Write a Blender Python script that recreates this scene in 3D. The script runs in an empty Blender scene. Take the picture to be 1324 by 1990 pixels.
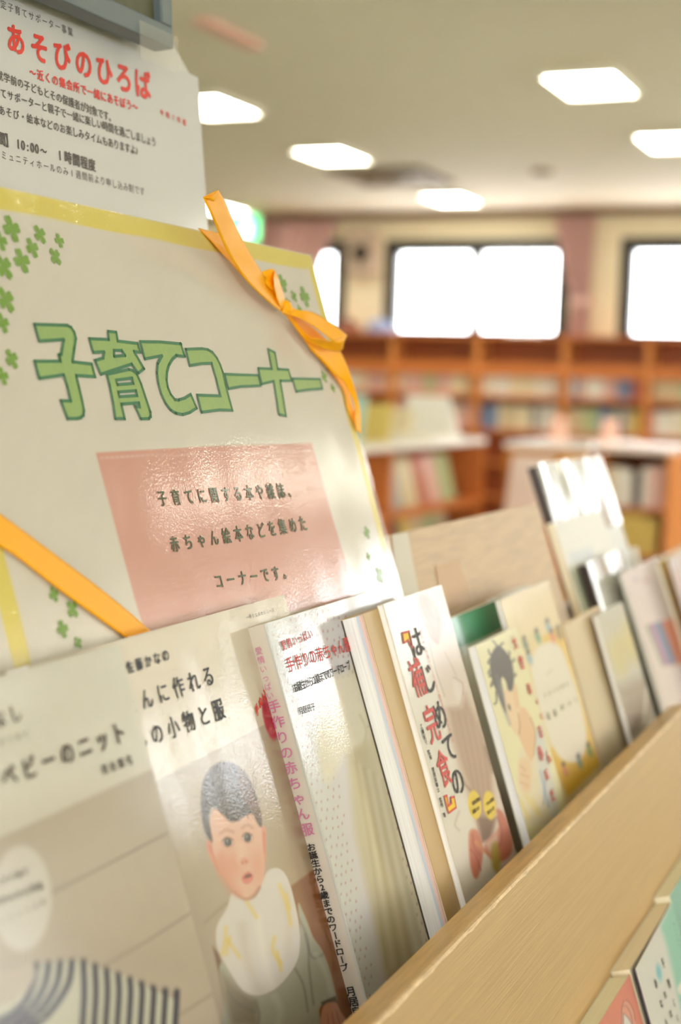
import bpy, math, random
import numpy as np
from mathutils import Vector, Matrix
from mathutils.geometry import tessellate_polygon

random.seed(7)
SC = bpy.context.scene
COL = SC.collection

# ------------------------------------------------------------------ camera
F, CX, CY = 2764.0, 662.0, 995.0            # focal length and centre in pixels of a 1324x1990 frame
CAMZ = 1.23
Yc = np.array([(1905 - CX) / F, (785 - CY) / F, 1.0]); Yc /= np.linalg.norm(Yc)
_r = .033
_a = 785 - _r * (1905 - CX) - CY
_dn = np.array([-_r * F, F, -_a]); _dn /= np.linalg.norm(_dn)
Zc = -_dn
Xc = np.cross(Yc, Zc); Xc /= np.linalg.norm(Xc)
M3 = np.stack([Xc, Yc, Zc])                 # camera axes (right, down, forward) -> world
CAM = np.array([0, 0, CAMZ])

cam_d = bpy.data.cameras.new('camera')
cam = bpy.data.objects.new('camera', cam_d); COL.objects.link(cam)
right, down, fwd = M3 @ np.array([1., 0, 0]), M3 @ np.array([0, 1., 0]), M3 @ np.array([0, 0, 1.])
mw = Matrix.Identity(4)
for i in range(3):
    mw[i][0], mw[i][1], mw[i][2], mw[i][3] = right[i], -down[i], -fwd[i], CAM[i]
cam.matrix_world = mw
cam_d.sensor_width = 36.0
cam_d.lens = F / 1990 * 36.0
cam_d.clip_start = .02
cam_d.dof.use_dof = True
cam_d.dof.focus_distance = .80
cam_d.dof.aperture_fstop = 5.0
cam_d.dof.aperture_blades = 0
SC.camera = cam

# ------------------------------------------------------------------ light and exposure
vs = SC.view_settings
vs.view_transform = 'Standard'; vs.look = 'None'; vs.gamma = 1.0; vs.use_curve_mapping = False
vs.exposure = 0.84
SKY = 7.0
LAMP = 14.0
w = bpy.data.worlds.new('daylight'); SC.world = w; w.use_nodes = True
bg = w.node_tree.nodes['Background']
bg.inputs[0].default_value = (.985, 1.0, 1.0, 1); bg.inputs[1].default_value = SKY
SC.cycles.max_bounces = 10; SC.cycles.diffuse_bounces = 6; SC.cycles.glossy_bounces = 4
SC.cycles.transparent_max_bounces = 12; SC.cycles.transmission_bounces = 6
SC.cycles.sample_clamp_indirect = 8.0
SC.cycles.caustics_reflective = False; SC.cycles.caustics_refractive = False

# room extents (metres, floor z = 0)
RX0, RX1, RY0, RY1, RZ = -8.2, 7.6, -4.6, 11.5, CAMZ + 1.47
FAR_WINDOWS = [(-6.30, -5.14), (-4.77, -3.13), (-2.72, -1.08), (-.66, .98), (1.40, 3.04), (3.30, 5.50), (5.82, 7.30)]
TALL = 2.64                                  # top of the two right-hand far windows
WZ0, WZ1 = CAMZ + .40, CAMZ + 1.24
wz1 = lambda x: TALL if x > 3.2 else WZ1
ADDED_EAST_WINDOWS = [(-4.0, -2.2), (5.2, 7.0), (7.8, 9.6)]  # unseen windows added in the east wall to give side light
SZ0, SZ1 = .85, 2.45
ADDED_SOUTH_WINDOWS = [(-4.6, -2.6), (-1.0, 1.0), (2.6, 4.6)]  # unseen windows added behind the camera to light surfaces facing it


def portal(name, loc, rot, sx, sy):
    l = bpy.data.lights.new(name, 'AREA'); l.shape = 'RECTANGLE'; l.size = sx; l.size_y = sy
    l.cycles.is_portal = True
    o = bpy.data.objects.new(name, l); COL.objects.link(o); o.location = loc; o.rotation_euler = rot


for x0, x1 in FAR_WINDOWS:
    portal('window_daylight', ((x0 + x1) / 2, RY1 + .16, (WZ0 + wz1(x0)) / 2), (-math.pi / 2, 0, 0), x1 - x0, wz1(x0) - WZ0)
for y0, y1 in ADDED_EAST_WINDOWS:
    portal('window_daylight', (RX1 + .16, (y0 + y1) / 2, (SZ0 + SZ1) / 2), (0, math.pi / 2, 0), SZ1 - SZ0, y1 - y0)

for x0, x1 in ADDED_SOUTH_WINDOWS:
    portal('window_daylight', ((x0 + x1) / 2, RY0 - .16, (SZ0 + SZ1) / 2), (math.pi / 2, 0, 0), x1 - x0, SZ1 - SZ0)


# ------------------------------------------------------------------ materials
def lin(c):
    c = np.asarray(c, float)
    if c.max() > 1.001:
        c = c / 255.0
    return np.where(c <= .04045, c / 12.92, ((c + .055) / 1.055) ** 2.4)


def mat(name, color, rough=.55, spec=.5, metal=0., coat=0., coat_rough=.1, bump=0., bscale=300., stretch=(1, 1, 1),
        var=0., vscale=8., emit=0., attr=None, alpha=1., sheen=0., trans=0., wave=0., wscale=18., gain=1., aniso=0., tilt=0.):
    m = bpy.data.materials.new(name); m.use_nodes = True
    nt = m.node_tree; b = nt.nodes['Principled BSDF']; N, L = nt.nodes, nt.links
    c = list(np.clip(lin(color) * gain, 0, 1)) + [1]
    b.inputs['Base Color'].default_value = c
    b.inputs['Roughness'].default_value = rough
    b.inputs['Specular IOR Level'].default_value = spec
    b.inputs['Metallic'].default_value = metal
    b.inputs['Coat Weight'].default_value = coat
    b.inputs['Coat Roughness'].default_value = coat_rough
    b.inputs['Sheen Weight'].default_value = sheen
    b.inputs['Alpha'].default_value = alpha
    b.inputs['Transmission Weight'].default_value = trans
    b.inputs['Anisotropic'].default_value = aniso
    if emit:
        b.inputs['Emission Color'].default_value = c; b.inputs['Emission Strength'].default_value = emit
    src = None
    if attr:
        a = N.new('ShaderNodeAttribute'); a.attribute_name = attr; L.new(a.outputs['Color'], b.inputs['Base Color'])
    geo = N.new('ShaderNodeTexCoord'); mp = N.new('ShaderNodeMapping'); mp.vector_type = 'TEXTURE'; mp.inputs['Scale'].default_value = [1 / q for q in stretch]
    mp.inputs['Rotation'].default_value = (0, -tilt, 0)
    L.new(geo.outputs['Object'], mp.inputs['Vector'])
    if var and not attr:
        n = N.new('ShaderNodeTexNoise'); n.inputs['Scale'].default_value = vscale; n.inputs['Detail'].default_value = 6
        n.inputs['Roughness'].default_value = .62
        L.new(mp.outputs[0], n.inputs['Vector'])
        cr = N.new('ShaderNodeValToRGB')
        cr.color_ramp.elements[0].position = .3; cr.color_ramp.elements[1].position = .7
        cc = np.array(c[:3])
        cr.color_ramp.elements[0].color = list(np.clip(cc * (1 - var), 0, 1)) + [1]
        cr.color_ramp.elements[1].color = list(np.clip(cc * (1 + var * .7), 0, 1)) + [1]
        L.new(n.outputs['Fac'], cr.inputs['Fac']); L.new(cr.outputs['Color'], b.inputs['Base Color'])
    nrm = None
    if wave:
        n2 = N.new('ShaderNodeTexNoise'); n2.inputs['Scale'].default_value = wscale; n2.inputs['Detail'].default_value = 1
        mp2 = N.new('ShaderNodeMapping'); mp2.inputs['Scale'].default_value = (1, 1.0, .22)
        L.new(geo.outputs['Object'], mp2.inputs['Vector']); L.new(mp2.outputs[0], n2.inputs['Vector'])
        bw = N.new('ShaderNodeBump'); bw.inputs['Strength'].default_value = 1.0; bw.inputs['Distance'].default_value = wave
        L.new(n2.outputs['Fac'], bw.inputs['Height']); nrm = bw
    if bump:
        n = N.new('ShaderNodeTexNoise'); n.inputs['Scale'].default_value = bscale; n.inputs['Detail'].default_value = 2
        L.new(mp.outputs[0], n.inputs['Vector'])
        bp = N.new('ShaderNodeBump'); bp.inputs['Strength'].default_value = 1.0; bp.inputs['Distance'].default_value = bump
        L.new(n.outputs['Fac'], bp.inputs['Height'])
        if nrm:
            L.new(nrm.outputs[0], bp.inputs['Normal'])
        nrm = bp
    if nrm:
        L.new(nrm.outputs[0], b.inputs['Coat Normal' if coat else 'Normal'])
    return m


def film(name, tint=(1, 1, 1), opacity=.12, rough=.08, wave=.0008, wscale=40., bump=.00003, bscale=900.):
    """clear plastic film: transparent with a glossy skin"""
    m = bpy.data.materials.new(name); m.use_nodes = True
    nt = m.node_tree; N, L = nt.nodes, nt.links
    N.remove(N['Principled BSDF']); out = N['Material Output']
    tr = N.new('ShaderNodeBsdfTransparent'); tr.inputs[0].default_value = (*tint, 1)
    df = N.new('ShaderNodeBsdfDiffuse'); df.inputs[0].default_value = (.85, .84, .8, 1)
    gl = N.new('ShaderNodeBsdfGlossy'); gl.inputs['Roughness'].default_value = rough
    fr = N.new('ShaderNodeFresnel'); fr.inputs[0].default_value = 1.5
    m1 = N.new('ShaderNodeMixShader'); m1.inputs[0].default_value = opacity
    m2 = N.new('ShaderNodeMixShader')
    L.new(tr.outputs[0], m1.inputs[1]); L.new(df.outputs[0], m1.inputs[2])
    bf = N.new('ShaderNodeNewGeometry'); sub = N.new('ShaderNodeMath'); sub.operation = 'SUBTRACT'; sub.inputs[0].default_value = 1
    mul = N.new('ShaderNodeMath'); mul.operation = 'MULTIPLY'
    L.new(bf.outputs['Backfacing'], sub.inputs[1]); L.new(sub.outputs[0], mul.inputs[0]); L.new(fr.outputs[0], mul.inputs[1])
    L.new(mul.outputs[0], m2.inputs[0]); L.new(m1.outputs[0], m2.inputs[1]); L.new(gl.outputs[0], m2.inputs[2])
    L.new(m2.outputs[0], out.inputs[0])
    geo = N.new('ShaderNodeTexCoord'); mp = N.new('ShaderNodeMapping'); mp.inputs['Scale'].default_value = (.3, 1, .06)
    L.new(geo.outputs['Object'], mp.inputs['Vector'])
    n = N.new('ShaderNodeTexNoise'); n.inputs['Scale'].default_value = wscale; n.inputs['Detail'].default_value = 1
    L.new(mp.outputs[0], n.inputs['Vector'])
    b1 = N.new('ShaderNodeBump'); b1.inputs['Distance'].default_value = wave; L.new(n.outputs['Fac'], b1.inputs['Height'])
    n2 = N.new('ShaderNodeTexNoise'); n2.inputs['Scale'].default_value = bscale
    L.new(geo.outputs['Object'], n2.inputs['Vector'])
    b2 = N.new('ShaderNodeBump'); b2.inputs['Distance'].default_value = bump; L.new(n2.outputs['Fac'], b2.inputs['Height'])
    L.new(b1.outputs[0], b2.inputs['Normal'])
    for nd in (gl, fr):
        L.new(b2.outputs[0], nd.inputs['Normal'])
    return m


# ------------------------------------------------------------------ object helpers
def tag(o, label=None, cat=None, group=None, kind=None):
    if label: o['label'] = label
    if cat: o['category'] = cat
    if group: o['group'] = group
    if kind: o['kind'] = kind
    return o


def empty(name, loc, label, cat, group=None):
    o = bpy.data.objects.new(name, None); COL.objects.link(o); o.location = loc; o.empty_display_size = .05
    return tag(o, label, cat, group)


class MB:
    """collects shapes; build() links them as ONE mesh (world coordinates in, parent's origin subtracted)"""
    def __init__(s):
        s.v, s.f, s.mi = [], [], []

    def add(s, vs_, fs, mi=0):
        k = len(s.v); s.v += [tuple(map(float, p)) for p in vs_]
        s.f += [tuple(i + k for i in f) for f in fs]; s.mi += [mi] * len(fs); return s

    def box(s, x0, x1, y0, y1, z0, z1, mi=0):
        return s.hexa([(x0, y0, z0), (x1, y0, z0), (x1, y1, z0), (x0, y1, z0), (x0, y0, z1), (x1, y0, z1), (x1, y1, z1), (x0, y1, z1)], mi)

    def hexa(s, p, mi=0):
        return s.add(p, [(0, 3, 2, 1), (4, 5, 6, 7), (0, 1, 5, 4), (1, 2, 6, 5), (2, 3, 7, 6), (3, 0, 4, 7)], mi)

    def slab(s, pl, u0, u1, v0, v1, n0, n1, mi=0):
        return s.hexa([pl.at(u0, v0, n0), pl.at(u1, v0, n0), pl.at(u1, v1, n0), pl.at(u0, v1, n0),
                       pl.at(u0, v0, n1), pl.at(u1, v0, n1), pl.at(u1, v1, n1), pl.at(u0, v1, n1)], mi)

    def prism(s, poly, ax, a, b, mi=0):
        """polygon of (p, q) extruded along axis ax from a to b"""
        n = len(poly)
        def mk(p, t):
            l = [p[0], p[1]]; l.insert(ax, t); return l
        vs_ = [mk(p, a) for p in poly] + [mk(p, b) for p in poly]
        fs = [tuple(range(n)), tuple(range(2 * n - 1, n - 1, -1))] + [(i, i + n, (i + 1) % n + n, (i + 1) % n) for i in range(n)]
        return s.add(vs_, fs, mi)

    def tube(s, pts, r, k=10, mi=0):
        pts = [Vector(p) for p in pts]; rings = []
        for i, p in enumerate(pts):
            d = (pts[min(i + 1, len(pts) - 1)] - pts[max(i - 1, 0)]).normalized()
            a = d.orthogonal().normalized(); b = d.cross(a)
            rr = r[i] if isinstance(r, (list, tuple)) else r
            rings.append([p + (a * math.cos(2 * math.pi * j / k) + b * math.sin(2 * math.pi * j / k)) * rr for j in range(k)])
        vs_ = [q for ring in rings for q in ring]; fs = []
        for i in range(len(pts) - 1):
            for j in range(k):
                fs.append((i * k + j, i * k + (j + 1) % k, (i + 1) * k + (j + 1) % k, (i + 1) * k + j))
        fs.append(tuple(range(k - 1, -1, -1))); fs.append(tuple((len(pts) - 1) * k + j for j in range(k)))
        return s.add(vs_, fs, mi)

    def lathe(s, prof, c, k=24, mi=0):
        vs_ = []; fs = []
        for r_, z_ in prof:
            for j in range(k):
                vs_.append((c[0] + r_ * math.cos(2 * math.pi * j / k), c[1] + r_ * math.sin(2 * math.pi * j / k), c[2] + z_))
        for i in range(len(prof) - 1):
            for j in range(k):
                fs.append((i * k + j, i * k + (j + 1) % k, (i + 1) * k + (j + 1) % k, (i + 1) * k + j))
        return s.add(vs_, fs, mi)

    def build(s, name, mats, parent=None, bevel=0., smooth=False, solid=0.):
        me = bpy.data.meshes.new(name)
        off = np.array(parent_loc(parent))
        me.from_pydata([tuple(np.array(p) - off) for p in s.v], [], s.f)
        ms = mats if isinstance(mats, (list, tuple)) else [mats]
        for m in ms: me.materials.append(m)
        for p, i in zip(me.polygons, s.mi): p.material_index = i
        if smooth:
            for p in me.polygons: p.use_smooth = True
        me.update()
        o = bpy.data.objects.new(name, me); COL.objects.link(o)
        if parent: o.parent = parent
        if solid:
            md = o.modifiers.new('solid', 'SOLIDIFY'); md.thickness = solid; md.offset = 0
        if bevel:
            md = o.modifiers.new('bevel', 'BEVEL'); md.width = bevel; md.segments = 2; md.limit_method = 'ANGLE'
        return o


def parent_loc(p):
    l = Vector((0, 0, 0))
    while p:
        l += p.location; p = p.parent
    return l


def ray(px):
    return M3 @ np.array([(px[0] - CX) / F, (px[1] - CY) / F, 1.0])


class Plane:
    """a tilted surface in the place: origin O, u to the right, v up the surface, n outwards"""
    def __init__(s, O, U, V):
        s.O, s.U, s.V = np.array(O, float), np.array(U, float) / np.linalg.norm(U), np.array(V, float) / np.linalg.norm(V)
        s.N = np.cross(s.U, s.V); s.N /= np.linalg.norm(s.N)

    def at(s, u, v, n=0.):
        return s.O + s.U * u + s.V * v + s.N * n

    def uv(s, px, n=0.):
        d = ray(px); O = s.O + s.N * n
        k = ((O - CAM) @ s.N) / (d @ s.N)
        P = CAM + d * k - s.O
        return P @ s.U, P @ s.V

    def pt(s, px, n=0.):
        u, v = s.uv(px, n); return s.at(u, v, n)

    def vscale(s, px):
        a, b = s.uv((px[0], px[1] - 3)), s.uv((px[0], px[1] + 3)); return abs(a[1] - b[1]) / 6

    def off(s, n):
        return Plane(s.O + s.N * n, s.U, s.V)


TH = math.radians(19)


def lean(h, th=TH):
    """surface leaning back by th, facing the aisle, at perpendicular distance h from the viewpoint; u runs along the rack"""
    c, s_ = math.cos(th), math.sin(th)
    n = np.array([c, 0, s_])
    return Plane(CAM - n * h, (0, 1, 0), (-s_, 0, c))


# ------------------------------------------------------------------ printed matter
def seg_dist(X, Y, a, b):
    dx, dy = b[0] - a[0], b[1] - a[1]; l = dx * dx + dy * dy + 1e-9
    t = np.clip(((X - a[0]) * dx + (Y - a[1]) * dy) / l, 0, 1)
    return np.hypot(X - a[0] - t * dx, Y - a[1] - t * dy)


def catmull(p, k=5, closed=True):
    p = [np.array(q, float) for q in p]; n = len(p); out = []
    rng = range(n) if closed else range(n - 1)
    for i in rng:
        g = (lambda j: p[j % n]) if closed else (lambda j: p[min(max(j, 0), n - 1)])
        a, b, c, d = g(i - 1), g(i), g(i + 1), g(i + 2)
        for t in np.arange(k) / k:
            out.append(.5 * (2 * b + (c - a) * t + (2 * a - 5 * b + 4 * c - d) * t * t + (3 * b - a - 3 * c + d) * t ** 3))
    if not closed: out.append(p[-1])
    return out


class Art:
    """a printed picture: a fine grid on a surface whose vertices carry the ink colour"""
    def __init__(s, pl, u0, u1, v0, v1, res, base):
        nu, nv = max(2, int((u1 - u0) / res)), max(2, int((v1 - v0) / res))
        s.nu, s.nv = nu, nv
        U, V = np.meshgrid(np.linspace(u0, u1, nu + 1), np.linspace(v0, v1, nv + 1))
        s.P = pl.O + U.ravel()[:, None] * pl.U + V.ravel()[:, None] * pl.V
        c = (s.P - CAM) @ M3                        # place on the print, in the drawing's own frame
        s.X = CX + F * c[:, 0] / c[:, 2]; s.Y = CY + F * c[:, 1] / c[:, 2]
        s.C = np.tile(np.array(base, float) / 255, (len(s.P), 1))

    def _mix(s, a, col):
        s.C += (np.array(col, float) / 255 - s.C) * a[:, None]

    def grad(s, p0, p1, c0, c1, sel=None):
        d = np.array(p1, float) - p0
        t = np.clip(((s.X - p0[0]) * d[0] + (s.Y - p0[1]) * d[1]) / (d @ d), 0, 1)[:, None]
        g = np.array(c0, float) / 255 * (1 - t) + np.array(c1, float) / 255 * t
        s.C[:] = g if sel is None else np.where(sel[:, None], g, s.C)
        return s

    def poly(s, pts, col, feather=1.5, alpha=1., smooth=False, noise=0.):
        if smooth: pts = catmull(pts, 4)
        pts = [tuple(p) for p in pts]
        xs, ys = [p[0] for p in pts], [p[1] for p in pts]
        m = feather * 2 + 2
        idx = np.nonzero((s.X > min(xs) - m) & (s.X < max(xs) + m) & (s.Y > min(ys) - m) & (s.Y < max(ys) + m))[0]
        if not len(idx): return s
        X, Y = s.X[idx], s.Y[idx]
        d = np.full(len(idx), 1e9); ins = np.zeros(len(idx), bool)
        for a, b in zip(pts, pts[1:] + pts[:1]):
            d = np.minimum(d, seg_dist(X, Y, a, b))
            if a[1] != b[1]:
                ins ^= ((a[1] > Y) != (b[1] > Y)) & (X < (b[0] - a[0]) * (Y - a[1]) / (b[1] - a[1]) + a[0])
        sd = np.where(ins, -d, d)
        al = np.clip(.5 - sd / (2 * feather), 0, 1) * alpha
        s.C[idx] += (np.array(col, float) / 255 - s.C[idx]) * al[:, None]
        return s

    def ell(s, cx, cy, rx, ry, col, feather=1.5, alpha=1., rot=0.):
        c, q = math.cos(rot), math.sin(rot); dx, dy = s.X - cx, s.Y - cy
        k = np.hypot((dx * c + dy * q) / rx, (-dx * q + dy * c) / ry)
        s._mix(np.clip(.5 - (k - 1) * min(rx, ry) / (2 * feather), 0, 1) * alpha, col); return s

    def line(s, pts, wd, col, feather=1.2, alpha=1., smooth=False):
        if smooth: pts = catmull(pts, 6, False)
        d = np.full(len(s.X), 1e9)
        for a, b in zip(pts[:-1], pts[1:]): d = np.minimum(d, seg_dist(s.X, s.Y, a, b))
        s._mix(np.clip(.5 - (d - wd / 2) / (2 * feather), 0, 1) * alpha, col); return s

    def mottle(s, amp, scale, seed=1):
        r = np.random.RandomState(seed); t = np.zeros(len(s.X))
        for k in range(7):
            a = r.uniform(0, 6.28); fq = scale * (1.5 ** k) * .5
            t += np.sin((s.X * math.cos(a) + s.Y * math.sin(a)) * fq + r.uniform(0, 6)) / (1 + k * .4)
        s.C += (t / 4 * amp / 255)[:, None]; return s

    def build(s, name, m, parent):
        nu, nv = s.nu, s.nv
        off = np.array(parent_loc(parent))
        me = bpy.data.meshes.new(name)
        nvx = len(s.P); me.vertices.add(nvx); me.vertices.foreach_set('co', (s.P - off).astype(np.float32).ravel())
        i = np.arange(nv)[:, None] * (nu + 1) + np.arange(nu)[None]
        q = np.stack([i, i + 1, i + nu + 2, i + nu + 1], -1).reshape(-1, 4)
        me.loops.add(q.size); me.loops.foreach_set('vertex_index', q.astype(np.int32).ravel())
        me.polygons.add(len(q)); me.polygons.foreach_set('loop_start', np.arange(0, q.size, 4, dtype=np.int32))
        me.update(calc_edges=True)
        at = me.color_attributes.new('ink', 'FLOAT_COLOR', 'POINT')
        rgba = np.ones((nvx, 4), np.float32); rgba[:, :3] = np.clip(ink(np.clip(s.C, 0, 1)), 0, 1)
        at.data.foreach_set('color', rgba.ravel())
        me.materials.append(m); me.validate()
        o = bpy.data.objects.new(name, me); COL.objects.link(o); o.parent = parent
        return o


INK = np.array([.80, .815, .88])


def ink(c):
    c = np.asarray(c, float)
    return np.where(c <= .04045, c / 12.92, ((c + .055) / 1.055) ** 2.4) * INK


GL = {}
_fc = bpy.data.curves.new('glyphs', 'FONT'); _fc.resolution_u = 3
_fo = bpy.data.objects.new('glyphs', _fc); COL.objects.link(_fo)


def glyph(ch, bold=0.):
    k = (ch, bold)
    if k not in GL:
        _fc.body = ch
        dg = bpy.context.evaluated_depsgraph_get(); dg.update()
        me = bpy.data.meshes.new_from_object(_fo.evaluated_get(dg))
        gv, gf = [(v.co.x, v.co.y) for v in me.vertices], [tuple(p.vertices) for p in me.polygons]
        V_, F_ = [], []
        for dx, dy in (((bold, 0), (-bold, 0), (0, bold), (0, -bold), (.7 * bold, .7 * bold), (-.7 * bold, -.7 * bold)) if bold else ((0, 0),)):
            k0_ = len(V_); kk = len(V_) // max(1, len(gv)); V_ += [(x + dx, y + dy, kk * 2.5e-5) for x, y in gv]; F_ += [tuple(i + k0_ for i in f) for f in gf]
        GL[k] = (V_, F_)
        bpy.data.meshes.remove(me)
    return GL[k]


HALF = set('0123456789:ABCDEFGHIJKLMNOPQRSTUVWXYZabcdefghijklmnopqrstuvwxyz.-')


def letters(mb, pl, text, p0, p1, hpx, n=.0003, bold=0., aspect=1., vertical=False, slant=0., mi=0):
    """text with its first glyph centred on p0 and its last on p1, glyphs hpx tall"""
    a, b = np.array(pl.uv(p0)), np.array(pl.uv(p1)); k = len(text)
    for i, ch in enumerate(text):
        t = i / max(1, k - 1); c = a + (b - a) * t
        px = (p0[0] + (p1[0] - p0[0]) * t, p0[1] + (p1[1] - p0[1]) * t)
        hm = pl.vscale(px) * hpx
        if vertical or k == 1:
            U, V = np.array([1., 0]), np.array([0, 1.])
            if vertical and ch in 'ー〜―（）':
                U, V = np.array([0, -1.]), np.array([1., 0])
        else:
            U = (b - a) / np.linalg.norm(b - a); V = np.array([slant, 1.])
        gv, gf = glyph(ch, bold)
        if not gv: continue
        cxg = .5
        if ch in HALF:
            xs = [q[0] for q in gv]; cxg = (min(xs) + max(xs)) / 2
        pts = []
        wm = hm * aspect
        if k > 1:
            pitch = np.linalg.norm(b - a) / (k - 1)
            if vertical: hm = min(hm, pitch * 1.02)
            elif not ch in HALF: wm = min(wm, pitch * 1.04)
        if vertical and ch in 'ー〜―':
            for x, y, e in gv: pts.append((*(c + U * (x - cxg) * hm + V * (y - .36) * wm), e))
        else:
            for x, y, e in gv: pts.append((*(c + U * (x - cxg) * wm + V * (y - .36) * hm), e))
        mb.add([pl.at(q[0], q[1], n + q[2]) for q in pts], gf, mi)


def flat_poly(mb, pl, loops, n, mi=0):
    """flat filled outline (first loop) with holes, given on the drawing's frame"""
    L = [[Vector((*pl.uv(p), 0)) for p in lp] for lp in loops]
    tri = tessellate_polygon(L)
    flat = [q for lp in L for q in lp]
    mb.add([pl.at(q.x, q.y, n) for q in flat], [tuple(t) for t in tri], mi)


def outline(mb, pl, loop, wd, n, mi=0):
    p = [np.array(pl.uv(q)) for q in loop]; k = len(p)
    for i in range(k):
        a, b = p[i], p[(i + 1) % k]; d = b - a; l = np.linalg.norm(d)
        if l < 1e-7: continue
        d /= l; nn = np.array([-d[1], d[0]]) * wd / 2; e = d * wd * .45
        q = [a - e - nn, b + e - nn, b + e + nn, a - e + nn]
        mb.add([pl.at(x[0], x[1], n) for x in q], [(0, 1, 2, 3)], mi)


# ------------------------------------------------------------------ material library
M = {}
M['wall'] = mat('cream_wall', (244, 233, 203), .7, .3, var=.03, bump=.001, bscale=120)
M['ceiling'] = mat('ceiling_board', (238, 232, 213), .8, .2, var=.02, bump=.001, bscale=90)
M['carpet'] = mat('grey_green_carpet', (156, 158, 140), .95, .1, var=.2, vscale=60, bump=.004, bscale=300)
M['frame'] = mat('dark_window_metal', (46, 44, 40), .4)
M['glass'] = film('window_glass', opacity=.0, rough=.0, wave=0, bump=0)
M['curtain'] = mat('dusty_pink_cloth', (222, 186, 180), .85, .2, sheen=.3, bump=.0006, bscale=500)
M['rail'] = mat('brown_curtain_rail', (130, 104, 78), .5)
M['case'] = mat('orange_brown_wood', (206, 120, 58), .45, .4, var=.18, vscale=10, stretch=(1, 1, 8))
M['case_light'] = mat('lighter_orange_wood', (222, 142, 74), .42, .4, var=.15, vscale=12, stretch=(8, 8, 1))
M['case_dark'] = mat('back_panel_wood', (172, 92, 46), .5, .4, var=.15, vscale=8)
M['beech'] = mat('varnished_beech', (194, 161, 111), .36, .45, var=.09, vscale=70, stretch=(8, .14, 8), bump=.00012, bscale=160, tilt=math.radians(19))
M['beech_top'] = mat('worn_beech_edge', (218, 178, 114), .42, .45, var=.22, vscale=40, stretch=(5, .5, 5), bump=.0002, bscale=220, tilt=math.radians(19))
M['beech_worn'] = mat('pale_chipped_edge', (236, 206, 164), .5, .4, var=.25, vscale=90, stretch=(1, 1, 1), bump=.0004, bscale=300)
M['beech_back'] = mat('greyed_beech', (206, 178, 142), .5, .45, var=.14, vscale=40, stretch=(5, .5, 5), bump=.0002, bscale=260, tilt=math.radians(19))
M['paper'] = mat('page_paper', (246, 240, 226), .8, .2)
M['pages_white'] = mat('white_page_edges', (250, 247, 248), .8, .2, var=.16, vscale=40, stretch=(60, .3, .6), tilt=math.radians(19))
M['pages_cream'] = mat('cream_page_edges', (252, 246, 222), .8, .2, var=.1, vscale=30, stretch=(60, .4, 1), tilt=math.radians(19))
M['pages_tan'] = mat('tan_page_edges', (252, 238, 214), .8, .2, var=.08, vscale=30, stretch=(60, .4, 1), tilt=math.radians(19))
M['print'] = mat('matte_print', (255, 255, 255), .42, .4, attr='ink', gain=1)
M['print_film'] = mat('film_covered_print', (255, 255, 255), .5, .3, attr='ink', coat=1., coat_rough=.06, bump=.00006, bscale=850, wave=.0016, wscale=22)
M['print_gloss'] = mat('glossy_print', (255, 255, 255), .5, .3, attr='ink', coat=.4, coat_rough=.10, bump=.00003, bscale=700)
M['laminate'] = mat('laminated_paper', (255, 255, 255), .5, .3, attr='ink', coat=1., coat_rough=.07, bump=.00007, bscale=700, wave=.0024, wscale=14)
M['clear_film'] = film('clear_laminate_edge', opacity=.10)
M['crinkle_film'] = film('crinkled_clear_film', opacity=.3, wave=.007, wscale=22, bump=0)
M['tape'] = film('clear_tape', opacity=.10, wave=.0006)
M['white_tape'] = mat('woven_white_tape', (222, 216, 204), .6, .3, bump=.0003, bscale=500)
M['tan_tape'] = mat('kraft_tape', (196, 154, 100), .45, .4)
M['white_cover'] = mat('white_cover', (236, 230, 216), .4, .5, coat=.5)
M['tan_cover'] = mat('kraft_cover', (214, 176, 118), .5, .4, var=.05, vscale=20)
M['dark'] = mat('dark_binding', (62, 48, 44), .5)
M['navy'] = mat('navy_binding', (52, 54, 78), .45)
M['grey_metal'] = mat('grey_sign_frame', (96, 108, 112), .4, .5)
M['sign_face'] = mat('green_grey_sign_face', (98, 98, 76), .6, .3, var=.12, vscale=160)
M['ribbon'] = mat('orange_satin', (255, 178, 8), .42, .32, bump=.00002, bscale=1500)
M['t_black'] = mat('black_ink', (40, 36, 34), .5, .3)
M['t_grey'] = mat('grey_ink', (92, 84, 78), .5, .3)
M['t_brown'] = mat('brown_ink', (78, 58, 50), .5, .3)
M['t_navy'] = mat('navy_ink', (52, 58, 72), .5, .3)
M['t_red'] = mat('red_ink', (226, 66, 52), .5, .3)
M['t_red2'] = mat('soft_red_ink', (214, 84, 78), .5, .3)
M['t_pink'] = mat('pink_ink', (208, 124, 164), .5, .3)
M['t_green'] = mat('dark_green_ink', (38, 112, 70), .45, .4, coat=.4)
M['t_lgreen'] = mat('leaf_green_ink', (142, 172, 98), .45, .4, var=.05, vscale=300, coat=.4)
M['t_olive'] = mat('olive_green_ink', (70, 84, 40), .5, .4, coat=.3)
M['t_clover'] = mat('clover_green_ink', (110, 150, 42), .45, .4, coat=.4)
M['t_yellow'] = mat('yellow_ink', (248, 206, 40), .5, .3)
M['lamp'] = mat('lamp_diffuser', (255, 252, 236), .5, emit=LAMP)
M['lamp_rim'] = mat('lamp_rim', (240, 236, 220), .5)
M['exit'] = mat('lit_exit_green', (40, 205, 120), .5, emit=1.3)
M['exit_white'] = mat('lit_exit_white', (190, 245, 215), .5, emit=1.3)
M['white_plastic'] = mat('white_plastic', (236, 234, 228), .4)
M['vent'] = mat('vent_grille', (150, 128, 90), .5)
M['speaker'] = mat('beige_speaker', (196, 176, 158), .6)
M['speaker_d'] = mat('dark_speaker_cone', (70, 58, 50), .7)
M['pale_pink'] = mat('pale_pink_strip', (238, 190, 172), .6)
M['chrome'] = mat('chrome', (235, 235, 235), .06, metal=1.)
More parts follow.
